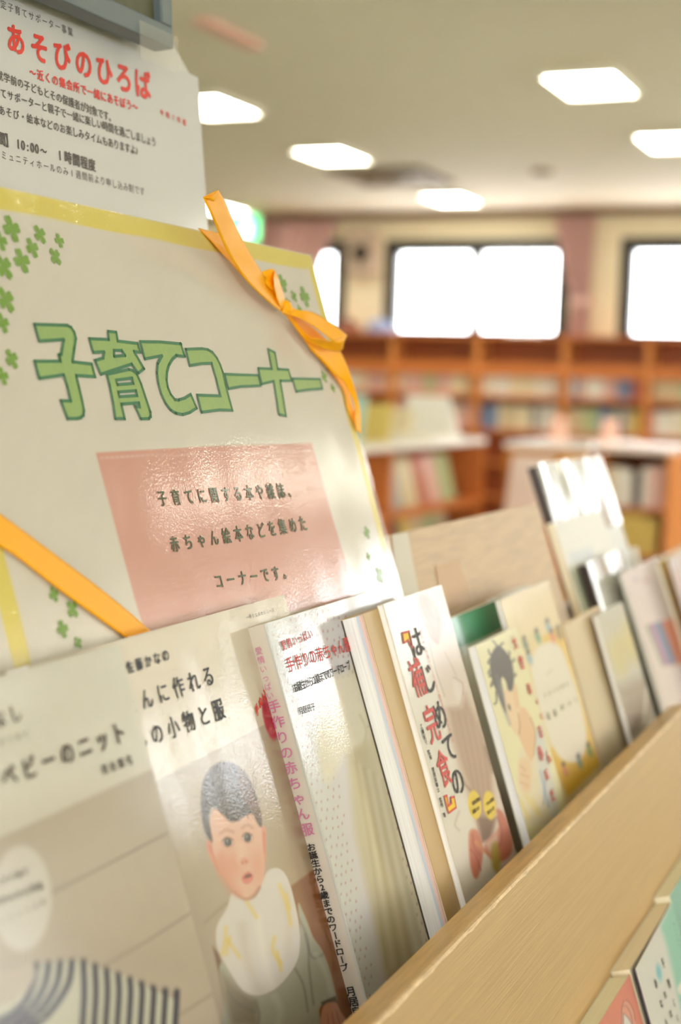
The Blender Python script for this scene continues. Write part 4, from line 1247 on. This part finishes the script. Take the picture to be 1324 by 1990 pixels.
r = book('knitting_book', 'baby knitwear book with striped knitting on its cover, nearest the camera', PKN, k0[0] - .10, k1[0], SB, k1[1], .0105, base=(222, 216, 196), paint=paint_knit, res=.0010, pmat='print_gloss')
mb = MB()
letters(mb, PKN, 'のベビーのニット', (-24, 1524), (229, 1426), 50, n=.0005, bold=.03)
letters(mb, PKN, 'なし', (-2, 1398), (28, 1387), 40, n=.0005, bold=.01)
mb.build('brown_lettering', M['t_brown'], FRONT[r])
mb = MB()
letters(mb, PKN, '河合真弓', (202, 1496), (250, 1478), 22, n=.0005, bold=.03)
letters(mb, PKN, 'かぎ針で編む', (-30, 1455), (48, 1426), 12, n=.0005)
letters(mb, PKN, 'まっすぐ編む', (-20, 1722), (48, 1694), 14, n=.0005, bold=.02)
letters(mb, PKN, 'だけのかんたん作品', (-40, 1765), (76, 1722), 18, n=.0005, bold=.02)
letters(mb, PKN, '可愛いニット小物', (-30, 1806), (82, 1754), 14, n=.0005)
mb.build('small_lettering', M['t_grey'], FRONT[r])

# --- thick magazine seen by its page edges, kraft cover
PMG = lean(.3524)
PHJ = lean(.3480)
j0, j1 = PHJ.uv((745, 1174)), PHJ.uv((856, 1138))
m0, m1 = PMG.uv((706, 1193)), PMG.uv((751, 1174))


def paint_kraft(A): A.mottle(4, .05, 9)


r = book('kraft_magazine', 'thick kraft covered magazine showing its white page edges beside the handmade book', PMG, m0[0], j1[0] - .004, SB, m0[1], .0152, base=(220, 186, 128), paint=paint_kraft, res=.003, back='tan_cover', pmat='print')
MB().slab(PMG, m0[0] - .0004, m0[0] + .001, SB + .0006, m0[1] - .0008, -.0049, -.0032).build('blue_page_edge', mat('pale_blue_pages', (206, 214, 230), .8), r)
MB().slab(PMG, m0[0] - .0004, m0[0] + .001, SB + .0006, m0[1] - .0008, -.0032, -.0012).build('pink_page_edge', mat('pale_pink_pages', (240, 206, 196), .8, var=.15, vscale=60, stretch=(60, .3, .6), tilt=math.radians(19)), r)
MB().slab(PMG, m0[0] - .0005, m0[0] + .001, SB + .0006, m0[1] - .0008, -.0152, -.0146).build('dark_cover_edge', M['dark'], r)

# --- first supplementary food book
PHJ = lean(.3480)
j0, j1 = PHJ.uv((745, 1174)), PHJ.uv((856, 1138))


def paint_food(A):
    z = lambda l: [(770 + x / 3.493, 1130 + y / 3.493) for x, y in l]
    A.poly(z([(120, 80), (300, 20), (420, 420), (560, 700), (760, 1500), (930, 1850), (700, 2000), (560, 1700), (400, 1230), (330, 860), (230, 480), (150, 220)]), (226, 206, 188), 8, .95)
    A.poly(z([(240, 60), (330, 20), (390, 250), (300, 240)]), (214, 196, 164), 8, .8)
    A.poly(z([(150, 100), (200, 80), (255, 130), (300, 230), (308, 330), (290, 420), (250, 400), (205, 280), (165, 190)]), (204, 148, 122), 4, .95, smooth=True)
    A.line(z([(200, 120), (240, 230), (290, 260)]), 5, (190, 130, 106), 5, .6, True)
    A.line(z([(205, 290), (240, 380), (285, 420)]), 2.5, (176, 120, 100), 2, .7, True)
    A.line(z([(225, 420), (270, 600), (330, 780)]), 1.6, (168, 146, 128), 1.6, .7, True)
    A.line(z([(330, 480), (400, 620), (450, 780), (430, 850), (360, 860)]), 1.8, (180, 152, 132), 2, .7, True)
    A.ell(*z([(425, 740)])[0], 9, 24, (236, 222, 208), 4, .8, rot=-.2)
    A.line(z([(390, 650), (450, 690), (455, 770)]), 1.6, (166, 120, 100), 1.6, .7, True)
    A.poly(z([(345, 860), (440, 850), (470, 760), (540, 900), (620, 1100), (660, 1290), (670, 1500), (640, 1720), (590, 1760), (520, 1500), (440, 1250), (380, 1040)]), (186, 152, 126), 8, .95)
    for k in range(9):
        A.line(z([(400 + k * 22, 880 + k * 10), (460 + k * 22, 1150 + k * 15), (520 + k * 16, 1420 + k * 12)]), 2.4, (168, 132, 108) if k % 2 else (198, 166, 142), 3.5, .4, True)
    A.poly(z([(550, 1600), (680, 1600), (640, 1760), (580, 1770)]), (112, 78, 58), 5, .8)
    A.poly(z([(660, 1290), (700, 1400), (760, 1600), (800, 1800), (740, 1850), (680, 1540)]), (228, 212, 194), 6, .9)
    A.poly(z([(640, 1150), (665, 1290), (655, 1300), (600, 1120)]), (110, 78, 60), 4, .7)
    A.line(z([(440, 1320), (470, 1380), (560, 1480)]), 3, (140, 104, 84), 3, .7)
    A.line(z([(430, 1560), (400, 1650), (430, 1690)]), 2, (198, 176, 154), 3, .7, True)
    for cx_, cy_, rx_ in ((923, 1564, 12.5), (952, 1565, 12)):
        A.ell(cx_, cy_, rx_, 28, (246, 212, 50), 1.2, rot=-.12)
    A.poly(z([(500, 1695), (545, 1685), (575, 1740), (590, 1850), (560, 2000), (530, 2010), (505, 1930), (495, 1800)]), (214, 126, 98), 3, smooth=True)
    A.line(z([(520, 1720), (530, 1800), (560, 1850)]), 3, (176, 86, 64), 3, .7, True)
    A.line(z([(505, 1820), (540, 1860), (575, 1960)]), 2.4, (176, 86, 64), 2.4, .7, True)
    A.line(z([(545, 1770), (600, 1830), (650, 1860)]), 7, (224, 150, 100), 2.5, .95)
    A.poly(z([(680, 1550), (720, 1560), (760, 1640), (790, 1760), (780, 1850), (720, 1900), (640, 1880), (600, 1790), (660, 1720), (700, 1660)]), (210, 120, 92), 3, smooth=True)
    A.line(z([(690, 1600), (720, 1700), (700, 1800)]), 3, (170, 80, 60), 3, .7, True)
    A.poly(z([(600, 1780), (690, 1700), (700, 1760), (640, 1850)]), (234, 204, 178), 5, .8)
    A.poly(z([(650, 1790), (690, 1780), (710, 1900), (690, 1980), (650, 1920)]), (190, 168, 70), 4, .9, smooth=True)


r = book('first_food_book', 'white baby food book with red and black vertical title and yellow dots', PHJ, j0[0], PHJ.uv((868, 1180))[0] + .002, SB, j0[1], .0042, base=(238, 230, 214), paint=paint_food, res=.0009, pmat='print_gloss')
mb = MB()
for ch, x, y in (('は', 808, 1249), ('じ', 831, 1319), ('め', 854, 1391), ('て', 873, 1453), ('の', 889, 1519)):
    letters(mb, PHJ, ch, (x, y), (x, y), 72, n=.0005, bold=.008, aspect=1.12)
letters(mb, PHJ, '工藤紀子 監修', (818, 1412), (836, 1472), 13, n=.0005, vertical=True, bold=.012)
letters(mb, PHJ, '管理栄養士 監修 著', (841, 1496), (863, 1584), 13, n=.0005, vertical=True, bold=.012)
mb.build('black_lettering', M['t_black'], FRONT[r])
mb = MB()
for ch, x, y in (('補', 811, 1318), ('完', 839, 1408), ('食', 862, 1494)):
    letters(mb, PHJ, ch, (x, y), (x, y), 88, n=.0005, bold=.012, aspect=.84)
letters(mb, PHJ, '赤ちゃんが食べたくなるから始める離乳食のきほん', (817, 1229), (879, 1438), 12, n=.0005, vertical=True)
zz = lambda l: [(770 + x / 3.493, 1130 + y / 3.493) for x, y in l]
BR1 = zz([(38, 352), (85, 340), (110, 455), (92, 432), (78, 400), (48, 418)])
BR2 = zz([(335, 1460), (348, 1452), (362, 1510), (385, 1465), (400, 1530), (352, 1575), (322, 1462)])
BR2 = zz([(322, 1460), (340, 1455), (350, 1525), (372, 1505), (366, 1470), (390, 1462), (402, 1535), (352, 1572)])
for B_ in (BR1, BR2): outline(mb, PHJ, B_, .0013, .0007)
mb.build('red_lettering', M['t_red2'], FRONT[r])
mb = MB()
for B_ in (BR1, BR2): flat_poly(mb, PHJ, [B_], .0005)
mb.build('yellow_brackets', M['t_yellow'], FRONT[r])
mb = MB()
letters(mb, PHJ, '大事な栄養を', (918, 1562), (932, 1552), 10, n=.0005, bold=.04, aspect=.8)
letters(mb, PHJ, 'お腹にGO!', (919, 1578), (931, 1569), 10, n=.0005, bold=.04, aspect=.8)
letters(mb, PHJ, 'かんたん調理', (946, 1562), (958, 1553), 9, n=.0005, bold=.04, aspect=.8)
letters(mb, PHJ, '鉄分たっぷり', (948, 1580), (959, 1570), 9, n=.0005, bold=.04, aspect=.8)
mb.build('small_lettering', M['t_brown'], FRONT[r])

# --- green covered book behind
PGR = lean(.371)
g0, g1 = PGR.uv((874, 1203)), PGR.uv((971, 1165))


def paint_green(A):
    A.poly([(870, 1195), (980, 1155), (990, 1216), (893, 1258)], (36, 142, 84), 1.2)
    A.poly([(874, 1200), (925, 1180), (936, 1238), (893, 1256)], (112, 190, 156), 22, .8)  # pale glare over the left end of the green band, painted in


book('green_topped_book', 'cream book with a broad green band along its top edge', PGR, g0[0], g1[0], SB, g0[1], .010, base=(232, 224, 196), paint=paint_green, res=.0012)
PG2 = lean(.377)
h0, h1 = PG2.uv((960, 1166)), PG2.uv((1012, 1148))
book('grey_edged_book', 'pale book with blue grey edge standing behind the green banded book', PG2, h0[0] + .012, h1[0] + .03, SB, h0[1] + .001, .011, base=(224, 214, 186), res=.004, pages='pages_white')

# --- illustrated cover with black spiky hair
PCM = lean(.3440)
c0, c1 = PCM.uv((925, 1255)), PCM.uv((1002, 1214))


def paint_comic(A):
    z = lambda l: [(900 + x / 3.123, 1120 + y / 3.123) for x, y in l]
    A.poly(z([(430, 960), (480, 900), (560, 1300), (600, 1500), (440, 1500), (430, 1200)]), (222, 222, 214), 5, .9)
    A.poly(z([(340, 1050), (440, 1000), (470, 1300), (560, 1500), (380, 1500), (330, 1250)]), (238, 224, 188), 4, .9)
    A.poly(z([(340, 820), (370, 795), (410, 850), (440, 950), (430, 1080), (410, 1120), (350, 1000), (330, 930)]), (240, 196, 148), 2, smooth=True)
    A.poly(z([(240, 700), (300, 690), (330, 780), (345, 830), (335, 960), (300, 930), (270, 850), (245, 780)]), (246, 212, 166), 2, smooth=True)
    A.poly(z([(300, 660), (325, 660), (340, 760), (350, 800), (320, 790), (305, 720)]), (240, 200, 150), 2, smooth=True)
    A.poly(z([(210, 420), (250, 445), (290, 500), (305, 560), (310, 620), (300, 690), (275, 690), (262, 640), (240, 610), (232, 640), (245, 720), (262, 830), (235, 780), (205, 700), (180, 640), (165, 560), (170, 480)]), (52, 48, 52), 1.6, smooth=True)
    A.poly(z([(205, 600), (235, 660), (262, 820), (285, 900), (245, 800), (215, 700)]), (120, 118, 124), 5, .8)
    for s_ in ([(210, 430), (195, 405), (180, 390)], [(225, 440), (230, 415), (245, 405)], [(280, 490), (285, 465), (278, 455)], [(172, 480), (160, 465), (155, 445)], [(300, 520), (312, 510), (308, 500)], [(308, 610), (322, 600), (318, 590)],
               [(168, 530), (152, 525), (165, 500)], [(170, 600), (155, 590), (160, 570)], [(185, 650), (170, 670), (175, 640)], [(200, 700), (205, 760), (190, 775)], [(175, 580), (178, 600), (160, 610)]):
        A.line(z(s_), 2.6, (52, 48, 52), 1.2, .95, True)
    A.ell(*z([(282, 795)])[0], 2.2, 6, (60, 56, 60), 1.2, .9, rot=-.3)
    A.line(z([(335, 830), (345, 900), (340, 960)]), 1.4, (150, 96, 66), 1.2, .8, True)
    A.line(z([(410, 860), (440, 950), (430, 1090)]), 1.4, (150, 96, 66), 1.2, .7, True)
    A.poly(z([(345, 1120), (390, 1100), (415, 1160), (410, 1290), (370, 1310), (340, 1230)]), (242, 206, 160), 4, .9, smooth=True)
    for l_ in ([(350, 1150), (380, 1180)], [(355, 1200), (400, 1220)], [(350, 1250), (395, 1270)]):
        A.line(z(l_), 2, (214, 160, 112), 2, .7)
    for l_ in ([(380, 1330), (450, 1440)], [(420, 1350), (470, 1450)], [(350, 1360), (400, 1470)]):
        A.line(z(l_), 5, (238, 216, 120), 3, .7)
    for l_ in ([(470, 1180), (520, 1400)], [(330, 1330), (360, 1480)], [(500, 1240), (490, 1380)]):
        A.line(z(l_), 3, (140, 166, 196), 2, .7)


r = book('illustrated_book', 'yellow illustrated cover with a black spiky-haired figure', PCM, c0[0], c1[0], SB, c0[1], .0062, base=(242, 234, 182), paint=paint_comic, res=.0009, pages='pages_white')
mb = MB(); zc = lambda x, y: (900 + x / 3.123, 1120 + y / 3.123)
for ch, x, y, s_ in (('大', 312, 405, 32), ('世', 352, 525, 34), ('和', 400, 685, 28), ('の', 447, 760, 16), ('日', 474, 850, 16), ('日', 468, 945, 30), ('赤', 468, 1075, 36), ('ん', 515, 1095, 36), ('ぼ', 505, 1205, 28), ('だ', 540, 1330, 32)):
    p = zc(x, y); letters(mb, PCM, ch, p, p, s_, n=.0005, bold=.03)
mb.build('red_lettering', M['t_red2'], FRONT[r])

# --- cream book with a ring of children
PCR = lean(.3525)
e0, e1 = PCR.uv((972, 1166)), PCR.uv((1064, 1127))


def paint_ring(A):
    z = lambda l: [(900 + x / 3.123, 1120 + y / 3.123) for x, y in l]
    A.poly(z([(300, 100), (520, 0), (600, 300), (480, 330), (420, 330), (370, 400)]), (244, 222, 172), 3)
    A.poly(z([(480, 370), (600, 290), (700, 640), (840, 1110), (640, 1320), (520, 1050), (600, 1000), (560, 700)]), (240, 196, 76), 3)
    A.poly(z([(520, 1080), (620, 1130), (760, 1040), (850, 1120), (640, 1330)]), (236, 186, 40), 6)
    A.poly(z([(470, 420), (540, 395), (600, 440), (640, 540), (690, 680), (735, 850), (752, 980), (735, 1080), (680, 1130), (600, 1110), (540, 1020), (490, 880), (440, 700), (415, 560), (430, 470)]), (244, 234, 212), 3, smooth=True)
    for x, y, c_ in ((455, 370, (84, 140, 104)), (520, 310, (146, 176, 196)), (545, 370, (230, 130, 100)), (585, 350, (120, 96, 60)), (405, 500, (150, 184, 210)), (380, 415, (80, 110, 92)), (620, 1180, (228, 140, 100)), (710, 1130, (110, 150, 160)), (770, 1060, (96, 140, 80))):
        p = z([(x, y)])[0]
        A.ell(p[0], p[1], 4.5, 11, c_, 2.5, .85, rot=-.3); A.ell(p[0] - 3, p[1] - 13, 3.6, 5, (70, 60, 52), 2, .8)
    A.line(z([(515, 600), (525, 575), (545, 572)]), 1.4, (170, 170, 150), 1.2, .7, True)


r = book('children_ring_book', 'cream and yellow book with tiny children drawn around a pale circle', PCR, e0[0], PCR.uv((1108, 1276))[0], SB, e0[1], .0042, base=(240, 218, 160), paint=paint_ring, res=.0012)
mb = MB()
for ch, x, y, s_ in (('ほ', 517, 850, 19), ('ほ', 557, 828, 19), ('ほ', 600, 795, 16), ('い', 645, 772, 14), ('く', 682, 750, 16)):
    p = zc(x, y); letters(mb, PCR, ch, p, p, s_, n=.0005, bold=.02)
letters(mb, PCR, 'きほんの絵本', zc(495, 722), zc(625, 655), 9, n=.0005, bold=.03)
mb.build('lettering', M['t_olive'], FRONT[r])

# --- plain tan book and grey photo book
PTN = lean(.3530)
t0 = PTN.uv((1094, 1214))
book('plain_tan_book', 'plain tan book between the yellow children book and the grey flower book', PTN, t0[0], PTN.uv((1166, 1195))[0] + .006, SB, t0[1], .004, base=(226, 200, 156), res=.004, back='tan_cover', paint=lambda A: A.poly([(1120, 1320), (1200, 1290), (1240, 1500), (1150, 1560)], (214, 198, 160), 40, .7))
PGY = lean(.3450)
q0, q1 = PGY.uv((1160, 1197)), PGY.uv((1226, 1161))


def paint_grey(A):
    z = lambda l: [(900 + x / 3.123, 1120 + y / 3.123) for x, y in l]
    A.poly(z([(830, 280), (1050, 180), (1180, 480), (1160, 520), (950, 560)]), (206, 198, 168), 20, .8)
    for x, y, rx_ in ((920, 450, 14), (1000, 400, 16), (1080, 420, 18), (1040, 280, 14), (960, 550, 12), (1110, 400, 12)):
        A.ell(*z([(x, y)])[0], rx_, rx_ * 1.6, (222, 200, 112), 12, .6)
    A.poly(z([(930, 680), (1100, 600), (1240, 640), (1270, 800), (1020, 960), (960, 800)]), (160, 140, 120), 16, .9)
    A.poly(z([(1000, 800), (1120, 720), (1180, 800), (1020, 940)]), (132, 108, 88), 14, .8)
    A.line(z([(1145, 500), (1125, 620), (1110, 750), (1105, 880)]), 4, (236, 232, 222), 2, .9, True)
    A.line(z([(1165, 480), (1210, 620), (1262, 800)]), 7, (226, 222, 210), 2, .9)


book('grey_flower_book', 'grey photo book with blurred yellow flowers at the end of the front lip', PGY, q0[0], RY_1 - .004, SB, q0[1], .004, base=(206, 204, 192), paint=paint_grey, res=.0012, pmat='print_gloss')

# ------------------------------------------------------------------ next rack along, with its own books
PB2 = lean(.445)
r = empty('second_display_rack', (PB2.at(1.9, 0)[0], 1.9, 0), 'next beech display rack beyond the end of the front one', 'display rack')
Y0, Y1 = 1.352, 2.5
MB().slab(PB2, Y0, Y1, -.36, -.09, -.018, 0).build('backboard', M['beech_back'], r)
MB().slab(PB2, Y0, Y1, -.262, -.245, 0, .045).build('back_slot_floor', M['beech'], r)
MB().slab(PB2, Y0, Y1, -.345, -.262, .030, .045).build('riser', M['beech'], r)
MB().slab(PB2, Y0, Y1, -.365, -.345, 0, .12).build('front_slot_floor', M['beech'], r)
MB().slab(PB2, Y0, Y1, -.365, -.320, .12, .135).build('lip_board', M['beech'], r)
for y in (Y0 + .01, Y1 - .03):
    MB().prism([zb(PB2, -.36, -.018), zb(PB2, -.365, .12), (zb(PB2, -.365, .12)[0] + .03, 0), (zb(PB2, -.36, -.018)[0] - .03, 0)], 1, y, y + .018).build('end_panel', M['beech'], r)

L2 = math.radians(20.5)
SB2 = -.244
PTL = lean(.421, L2)
a_, b_ = PTL.uv((1043, 905)), PTL.uv((1168, 893))
SH = PTL.O - PB2.O


def floor_v(P, n_floor_v):      # v on plane P where it meets the slot floor of the second rack
    for v in np.arange(-.45, .1, .0005):
        p = P.at(0, v) - PB2.O
        if p @ PB2.V >= n_floor_v: return v
    return n_floor_v


r = book('tall_wrapped_book', 'tall pale book in shiny clear film with a dark spine edge', PTL, a_[0], b_[0], floor_v(PTL, SB2), a_[1], .0105, spine='left', spine_m='dark', base=(226, 226, 214), res=.003, pages='pages_tan', back='dark', pmat='print')
MB().slab(PTL, a_[0] - .0003, b_[0] + .002, a_[1] - .085, a_[1] + .002, .0006, .001).build('clear_wrap', M['crinkle_film'], r)
PB_ = lean(.409, L2)
a_, b_ = PB_.uv((1076, 1015)), PB_.uv((1172, 999))
book('cream_jacket_book', 'cream jacketed book in front of the tall film wrapped book', PB_, a_[0], b_[0], floor_v(PB_, SB2), a_[1], .0085, base=(236, 230, 212), res=.003, pages='pages_tan', pmat='print',
     paint=lambda A: (A.poly([(1105, 1075), (1150, 1062), (1158, 1085), (1112, 1096)], (204, 210, 210), 4, .8), A.poly([(1112, 1110), (1150, 1095), (1190, 1250), (1140, 1260)], (190, 200, 160), 14, .6)))
PC_ = lean(.3965, L2)
a_, b_ = PC_.uv((1141, 1096)), PC_.uv((1200, 1074))
r = book('dark_spined_book', 'small film covered book with a dark green spine before the cream jacketed book', PC_, a_[0], b_[0] + .01, floor_v(PC_, -.344), a_[1], .010, spine='left', spine_m='dark', base=(214, 216, 200), res=.003, pmat='print_film')
MB().slab(PC_, a_[0], b_[0] + .012, a_[1] - .09, a_[1] + .002, .0006, .001).build('clear_wrap', M['crinkle_film'], r)
PK_ = lean(.419, L2)
a_, b_ = PK_.uv((1184, 1072)), PK_.uv((1238, 1062))
book('pale_card_book', 'pale cream book edge showing right of the film wrapped books', PK_, PTL.uv((1168, 893))[0] + .003, b_[0], floor_v(PK_, SB2), b_[1], .008, base=(222, 212, 178), res=.004)
PPK = lean(.380, L2)
a_, b_ = PPK.uv((1209, 1114)), PPK.uv((1270, 1093))


def paint_pink(A):
    z = lambda l: [(900 + x / 3.123, 1120 + y / 3.123) for x, y in l]
    A.poly(z([(1110, 295), (1200, 275), (1320, 240), (1400, 520), (1215, 548)]), (238, 150, 118), 1.5)
    A.poly(z([(1155, 285), (1205, 272), (1300, 528), (1255, 538)]), (132, 150, 180), 1.5)
    A.poly(z([(1125, 292), (1160, 284), (1258, 538), (1220, 546)]), (186, 138, 176), 1.5)
    A.poly(z([(1108, 296), (1125, 292), (1222, 546), (1210, 550)]), (140, 166, 140), 1.5)
    A.ell(1236, 1126, 4, 5, (170, 160, 190), 3, .6); A.ell(1255, 1128, 5, 4, (214, 140, 134), 3, .6)


book('pink_striped_book', 'pale pink book with a band of purple, blue and orange stripes', PPK, a_[0], b_[0] + .035, floor_v(PPK, -.344), a_[1], .004, base=(236, 218, 212), res=.0015, paint=paint_pink)
PYL = lean(.3785, L2)
a_, b_ = PYL.uv((1277, 1094)), PYL.uv((1292, 1086))
book('amber_book', 'amber yellow book squeezed beside the pink striped book', PYL.off(.003), a_[0], a_[0] + .10, floor_v(PYL.off(.003), -.344), a_[1], .010, base=(232, 184, 60), res=.004, pages='pages_cream')
PWH = lean(.3600, L2)
a_ = PWH.uv((1302, 1087))
r = book('shiny_white_book', 'white book with pink edge under shiny film at the right border', PWH, a_[0], a_[0] + .16, floor_v(PWH, -.344), a_[1], .003, base=(232, 228, 228), res=.003, pmat='print_film',
         paint=lambda A: A.poly([(1296, 1110), (1310, 1105), (1400, 1400), (1380, 1420)], (236, 150, 160), 4))
PTB = lean(.385, L2)

# ------------------------------------------------------------------ paperbacks in the lower slot
def paperback(name, label, h, y0, y1, v1, th, cover_c, pages, paint=None, dv=.19, res=.001, open_=0.):
    pl = lean(h - th)
    r = empty(name, tuple(pl.at((y0 + y1) / 2, -.489, -th / 2)), label, 'book')
    MB().slab(pl, y0, y1, -.489, v1, -th, -th + .0005).build('back_cover', M['white_cover'], r)
    MB().slab(pl, y0 + .0005, y1 - .0005, -.488, v1 - .0006, -th + .0006, -.0006).build('page_block', M[pages], r)
    ofs = Plane(pl.O + pl.N * open_ * y1, pl.U - pl.N * open_, pl.V) if open_ else pl
    fc_ = MB().slab(ofs, y0, y1, -.489, v1, -.0005, -.0001).build('front_cover', M['white_cover'], r); FRONT[r] = fc_
    A = Art(ofs, y0, y1, -.489, v1, res, cover_c)
    if paint: paint(A)
    A.build('cover_print', M['print'], fc_)
    return r, ofs


PF_ = lean(LIPF)
u1a = PF_.uv((1202, 1897))


def paint_salmon(A):
    A.poly([(1226, 1880), (1250, 1880), (1330, 2100), (1280, 2100)], (240, 196, 176), 4)
    z = lambda l: [(1100 + x / 5.103, 1600 + y / 5.103) for x, y in l]
    A.poly(z([(550, 2000), (555, 1850), (570, 1780), (600, 1755), (640, 1790), (675, 1870), (690, 1960), (690, 2050)]), (236, 164, 140), 1.2, smooth=True)
    A.poly(z([(572, 2000), (572, 1885), (620, 1930), (660, 2000)]), (236, 228, 216), 1.2)
    A.line(z([(550, 2000), (555, 1850), (570, 1780), (600, 1755), (640, 1790), (675, 1870), (690, 1960)]), 1., (120, 70, 54), .7, .9, True)
    A.line(z([(560, 1810), (600, 1815), (640, 1880), (665, 1990)]), .9, (120, 70, 54), .7, .9, True)
    A.line(z([(572, 2000), (572, 1885), (620, 1930), (660, 2000)]), .9, (90, 60, 50), .7, .9)


th1 = .0135
hP = LIPF
pS = lean(hP - th1)
yr = pS.uv((1224, 1893))
paperback('salmon_paperback', 'salmon pink paperback in the lower slot, nearest the camera', hP, yr[0] - .12, yr[0], yr[1], th1, (232, 140, 116), 'pages_cream', paint_salmon)
th2 = .0135
pT = lean(hP - th2)
yr2, yl2 = pT.uv((1306, 1752)), pT.uv((1236, 1890))


def paint_teal(A):
    z = lambda l: [(1100 + x / 5.103, 1600 + y / 5.103) for x, y in l]
    A.poly(z([(940, 1020), (1060, 760), (1300, 700), (1400, 2200), (1200, 2100), (1000, 1200)]), (158, 214, 190), 5)
    A.ell(*z([(925, 1480)])[0], 5, 16, (110, 196, 206), 2.5, .8, rot=-.15)
    A.poly(z([(1110, 1640), (1143, 1580), (1200, 1600), (1200, 1700), (1130, 1690)]), (240, 236, 220), 2, smooth=True)


r, ofs = paperback('teal_paperback', 'white and teal paperback with brush lettering in the lower slot', hP, yr[0] + .004, yr2[0], yr2[1], th2, (232, 228, 216), 'pages_tan', paint_teal, open_=.03)
mb = MB(); zt = lambda x, y: (1100 + x / 5.103, 1600 + y / 5.103)
for ch, x, y, s_ in (('子', 960, 1385, 30), ('育', 1018, 1590, 32), ('れ', 980, 1700, 28), ('な', 943, 1790, 28), ('あ', 888, 1590, 30), ('く', 1068, 1785, 28), ('な', 1035, 1890, 28), ('ら', 992, 1975, 24), ('く', 1105, 1935, 26)):
    p = zt(x, y); letters(mb, ofs, ch, p, p, s_, n=.0005, bold=.03, aspect=.9)
for k, (x, y) in enumerate(((1068, 1000), (1095, 950), (1108, 915))):
    letters(mb, ofs, ['きっとだい', 'じょうぶね', 'ママとパパ'][k], zt(x, y), zt(x + 55, y + 210), 9, n=.0005, vertical=True, bold=.03)
mb.build('lettering', M['t_black'], FRONT[r])
MB().slab(ofs, yr[0] + .004, yr2[0] - .002, -.488, yr2[1] - .0003, -.0016, -.0005).build('navy_endpaper', M['navy'], r)
pU = lean(hP - .0125)
yq = pU.uv((1312, 1744))
paperback('far_paperback', 'green covered paperback at the right border of the lower slot', hP, yr2[0] + .002, RY_1 - .01, yr2[1] + .004, .0125, (150, 200, 180), 'pages_cream')

bpy.data.objects.remove(_fo)
